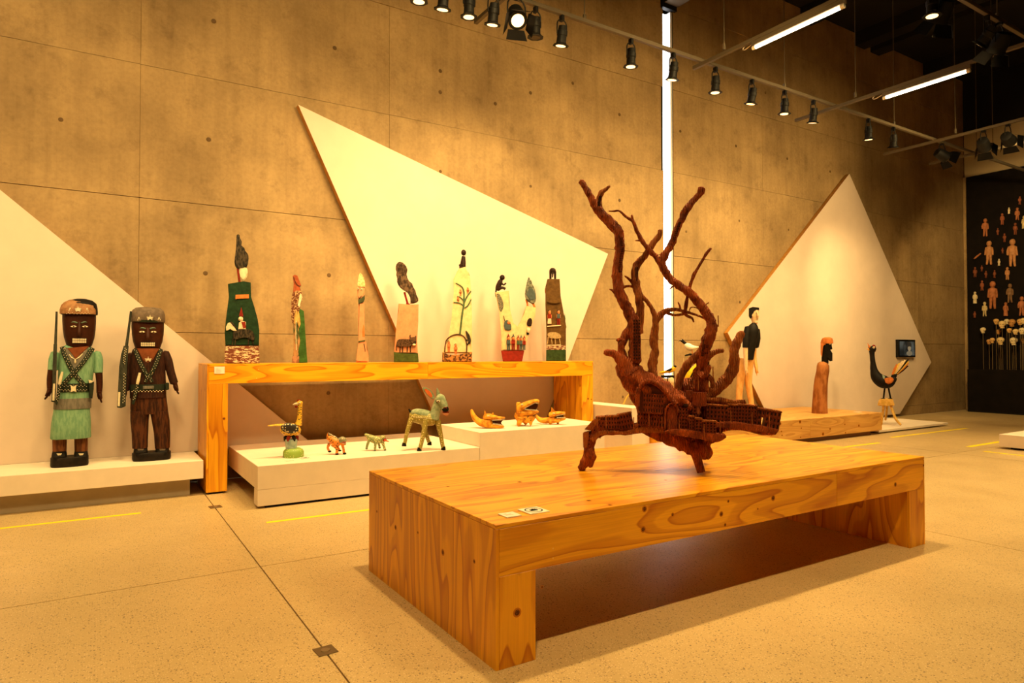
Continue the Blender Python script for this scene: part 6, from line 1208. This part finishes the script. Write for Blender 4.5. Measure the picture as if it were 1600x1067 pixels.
for i, (cx, y0, y1, tn, kd) in enumerate(DOLLS):
    P_ = gx(cx, y1, XD); k = K(cx, y1, P_); h = y1 - y0; w_ = h * .135; rr_ = random.Random(i); bm = bmesh.new()
    where = ['high', 'at mid height', 'low'][0 if y1 < 372 else 1 if y1 < 440 else 2]; size = 'large' if h > 25 else 'small' if h < 14 else 'medium-sized'
    t = k.thing('wall_doll', '%s %s %s pinned %s on the black wall' % (size, TN[tn], 'robed doll' if kd == 'robe' else 'bare doll', where), 'doll', 'dolls on the black wall')
    hd = bmesh.new(); blob(hd, k.P(cx, y0 + h * .12), (h * .095, h * .09, h * .12), 0, 12, 8); k.add('head', hd, tone(TONES[tn]), t)
    bm = bmesh.new(); 
    if kd == 'robe':
        loft(bm, [(0, 0, k.P(cx, y).z, a_, b_, 2.3) for y, a_, b_ in ((y1, w_ * 1.0, h * .07), (y1 - h * .3, w_ * .9, h * .07), (y0 + h * .45, w_ * .75, h * .07), (y0 + h * .28, w_ * .9, h * .065), (y0 + h * .22, w_ * .4, h * .05))], 14)
    else:
        loft(bm, [(0, 0, k.P(cx, y).z, a_, b_, 2.3) for y, a_, b_ in ((y1 - h * .40, w_ * .75, h * .075), (y1 - h * .48, w_ * .85, h * .08), (y0 + h * .42, w_ * .72, h * .075), (y0 + h * .29, w_ * .92, h * .075), (y0 + h * .235, w_ * .4, h * .05))], 14)
    k.add('torso', bm, tone(TONES[tn]), t)
    for s_ in (-1, 1):
        k.tube('arm', [(cx + s_ * w_ * .85, y0 + h * .29, h * .042), (cx + s_ * w_ * (1.08 + rr_.uniform(-.05, .2)), y0 + h * .44, h * .038), (cx + s_ * w_ * (1.02 + rr_.uniform(-.1, .3)), y0 + h * .6, h * .03)], tone(TONES[tn]), t, n=8, round_end=True)
        if kd != 'robe': k.tube('leg', [(cx + s_ * w_ * .45, y1 - h * .42, h * .055), (cx + s_ * w_ * .5, y1 - h * .2, h * .045), (cx + s_ * w_ * (.5 + rr_.uniform(0, .25)), y1, h * .035)], tone(TONES[tn]), t, n=8, round_end=True)
k = K(1526.5, 401, gx(1526.5, 401, XD)); t = k.thing('wall_carving', 'loose slanting carved limb pinned alone on the black wall', 'doll'); k.tube('arm', [(1522, 404.5, 1.0), (1526, 401, 1.3), (1531, 397, 1.1)], tone(TONES[0]), t, n=8, round_end=True); k.tube('hand', [(1531, 397, 1.1), (1532.5, 395.8, .9)], tone(TONES[0]), t, n=8, sub=0, round_end=True)
pl = thing('black_plinth', 'long black plinth below the dolls carrying heads on rods', 'plinth', (XE - .33, 5.0, 0)); ye = gx(1512, 640, XE - .59).y - 5.0; obj('block', B(-.26, .26, -4.0, ye, 0, .985, .004), MAT_BLK, pl, smooth=False); obj('gap_shade_strip', B(-.265, -.2605, -3.99, ye - .01, 0.0, 0.03), MAT_BLACK, pl, smooth=False)  # solid black strip on the face imitates the shade of a foot gap
HEADS = [(1556.5, 502, 3.9), (1566, 506.5, 5.2), (1573, 502, 3.6), (1581, 504, 5.2), (1594, 502.5, 4.4), (1599, 501, 4.2), (1536, 515.5, 4.0), (1560.5, 518, 3.4), (1577, 516, 3.4), (1587, 518, 4.0), (1597, 516.5, 4.6), (1545.5, 533.5, 3.6), (1550.5, 531.5, 3.6), (1563.5, 532, 5.2), (1584, 532.5, 5.4), (1600, 532, 4.0)]
HC = [(.72, .42, .14), (.80, .58, .26), (.82, .66, .38), (.60, .30, .09)]; HN = ['golden', 'pale gold', 'ivory', 'amber']
for i, (cx, cy, r) in enumerate(HEADS):
    Xh = XE - .57 + 0.143 * [2, 1, 2, 3, 3, 1, 2, 3, 0, 0, 0, 2, 0, 0, 1, 2][i]; P_ = gx(cx, cy, Xh); base = Vector((Xh, P_.y, .9855)); k = K(cx, cy, P_); ci = i % 4
    t = thing('head_on_rod', '%s doll head on a thin rod in the %s row above the black plinth' % (HN[ci], 'top' if cy < 510 else 'middle' if cy < 525 else 'bottom'), 'head', base, k.rot, 'heads on rods')
    off = Vector((0, 0, (P_.z - base.z) / k.s)); bm = bmesh.new()
    blob(bm, off + Vector((0, 0, r * .2)), (r, r * .95, r * .85), 0, 14, 10); blob(bm, off + Vector((-r * .12, -r * .35, -r * .35)), (r * .7, r * .65, r * .7), 0, 12, 8); blob(bm, off + Vector((-r * .15, -r * 1.0, -r * .15)), (r * .16, r * .2, r * .22), 0, 8, 6); tube(bm, [(off + Vector((0, 0, -r * .6)), r * .5), (off + Vector((0, 0, -r * 1.2)), r * .62)], 10)
    hd = k.add('head', bm, tone(HC[ci], .12), t); bm = bmesh.new()
    for s_ in (-1, 1): blob(bm, off + Vector((s_ * r * .32 - r * .12, -r * .92, -.02 * r)), (r * .16, r * .12, r * .1), 0, 6, 5)
    k.add('eyes', bm, DBRN, hd); bm = bmesh.new(); cyl(bm, (0, 0, 0), off + Vector((0, 0, -r * 1.1)), .45, n=6); k.add('rod', bm, plain('brass_rod', (.24, .17, .08), .4, .5), t)

for o in list(COL.objects):
    if o.parent: continue
    n_ = o.name.split('.')[0]
    zs = {'speckled_hen': .372, 'toy_leopard': .372, 'toy_lizard': .372, 'painted_donkey': .372, 'snarling_beast': .525, 'carved_man': .365, 'carved_bust': .365, 'black_bird': .060, 'wader_figure': .365, 'yellow_bird': .365,
          'long_legged_bird': .672, 'painted_carving': 1.250, 'carved_soldier': .335, 'carved_tree': .618}.get(n_)
    if zs is not None: ground(o, zs)
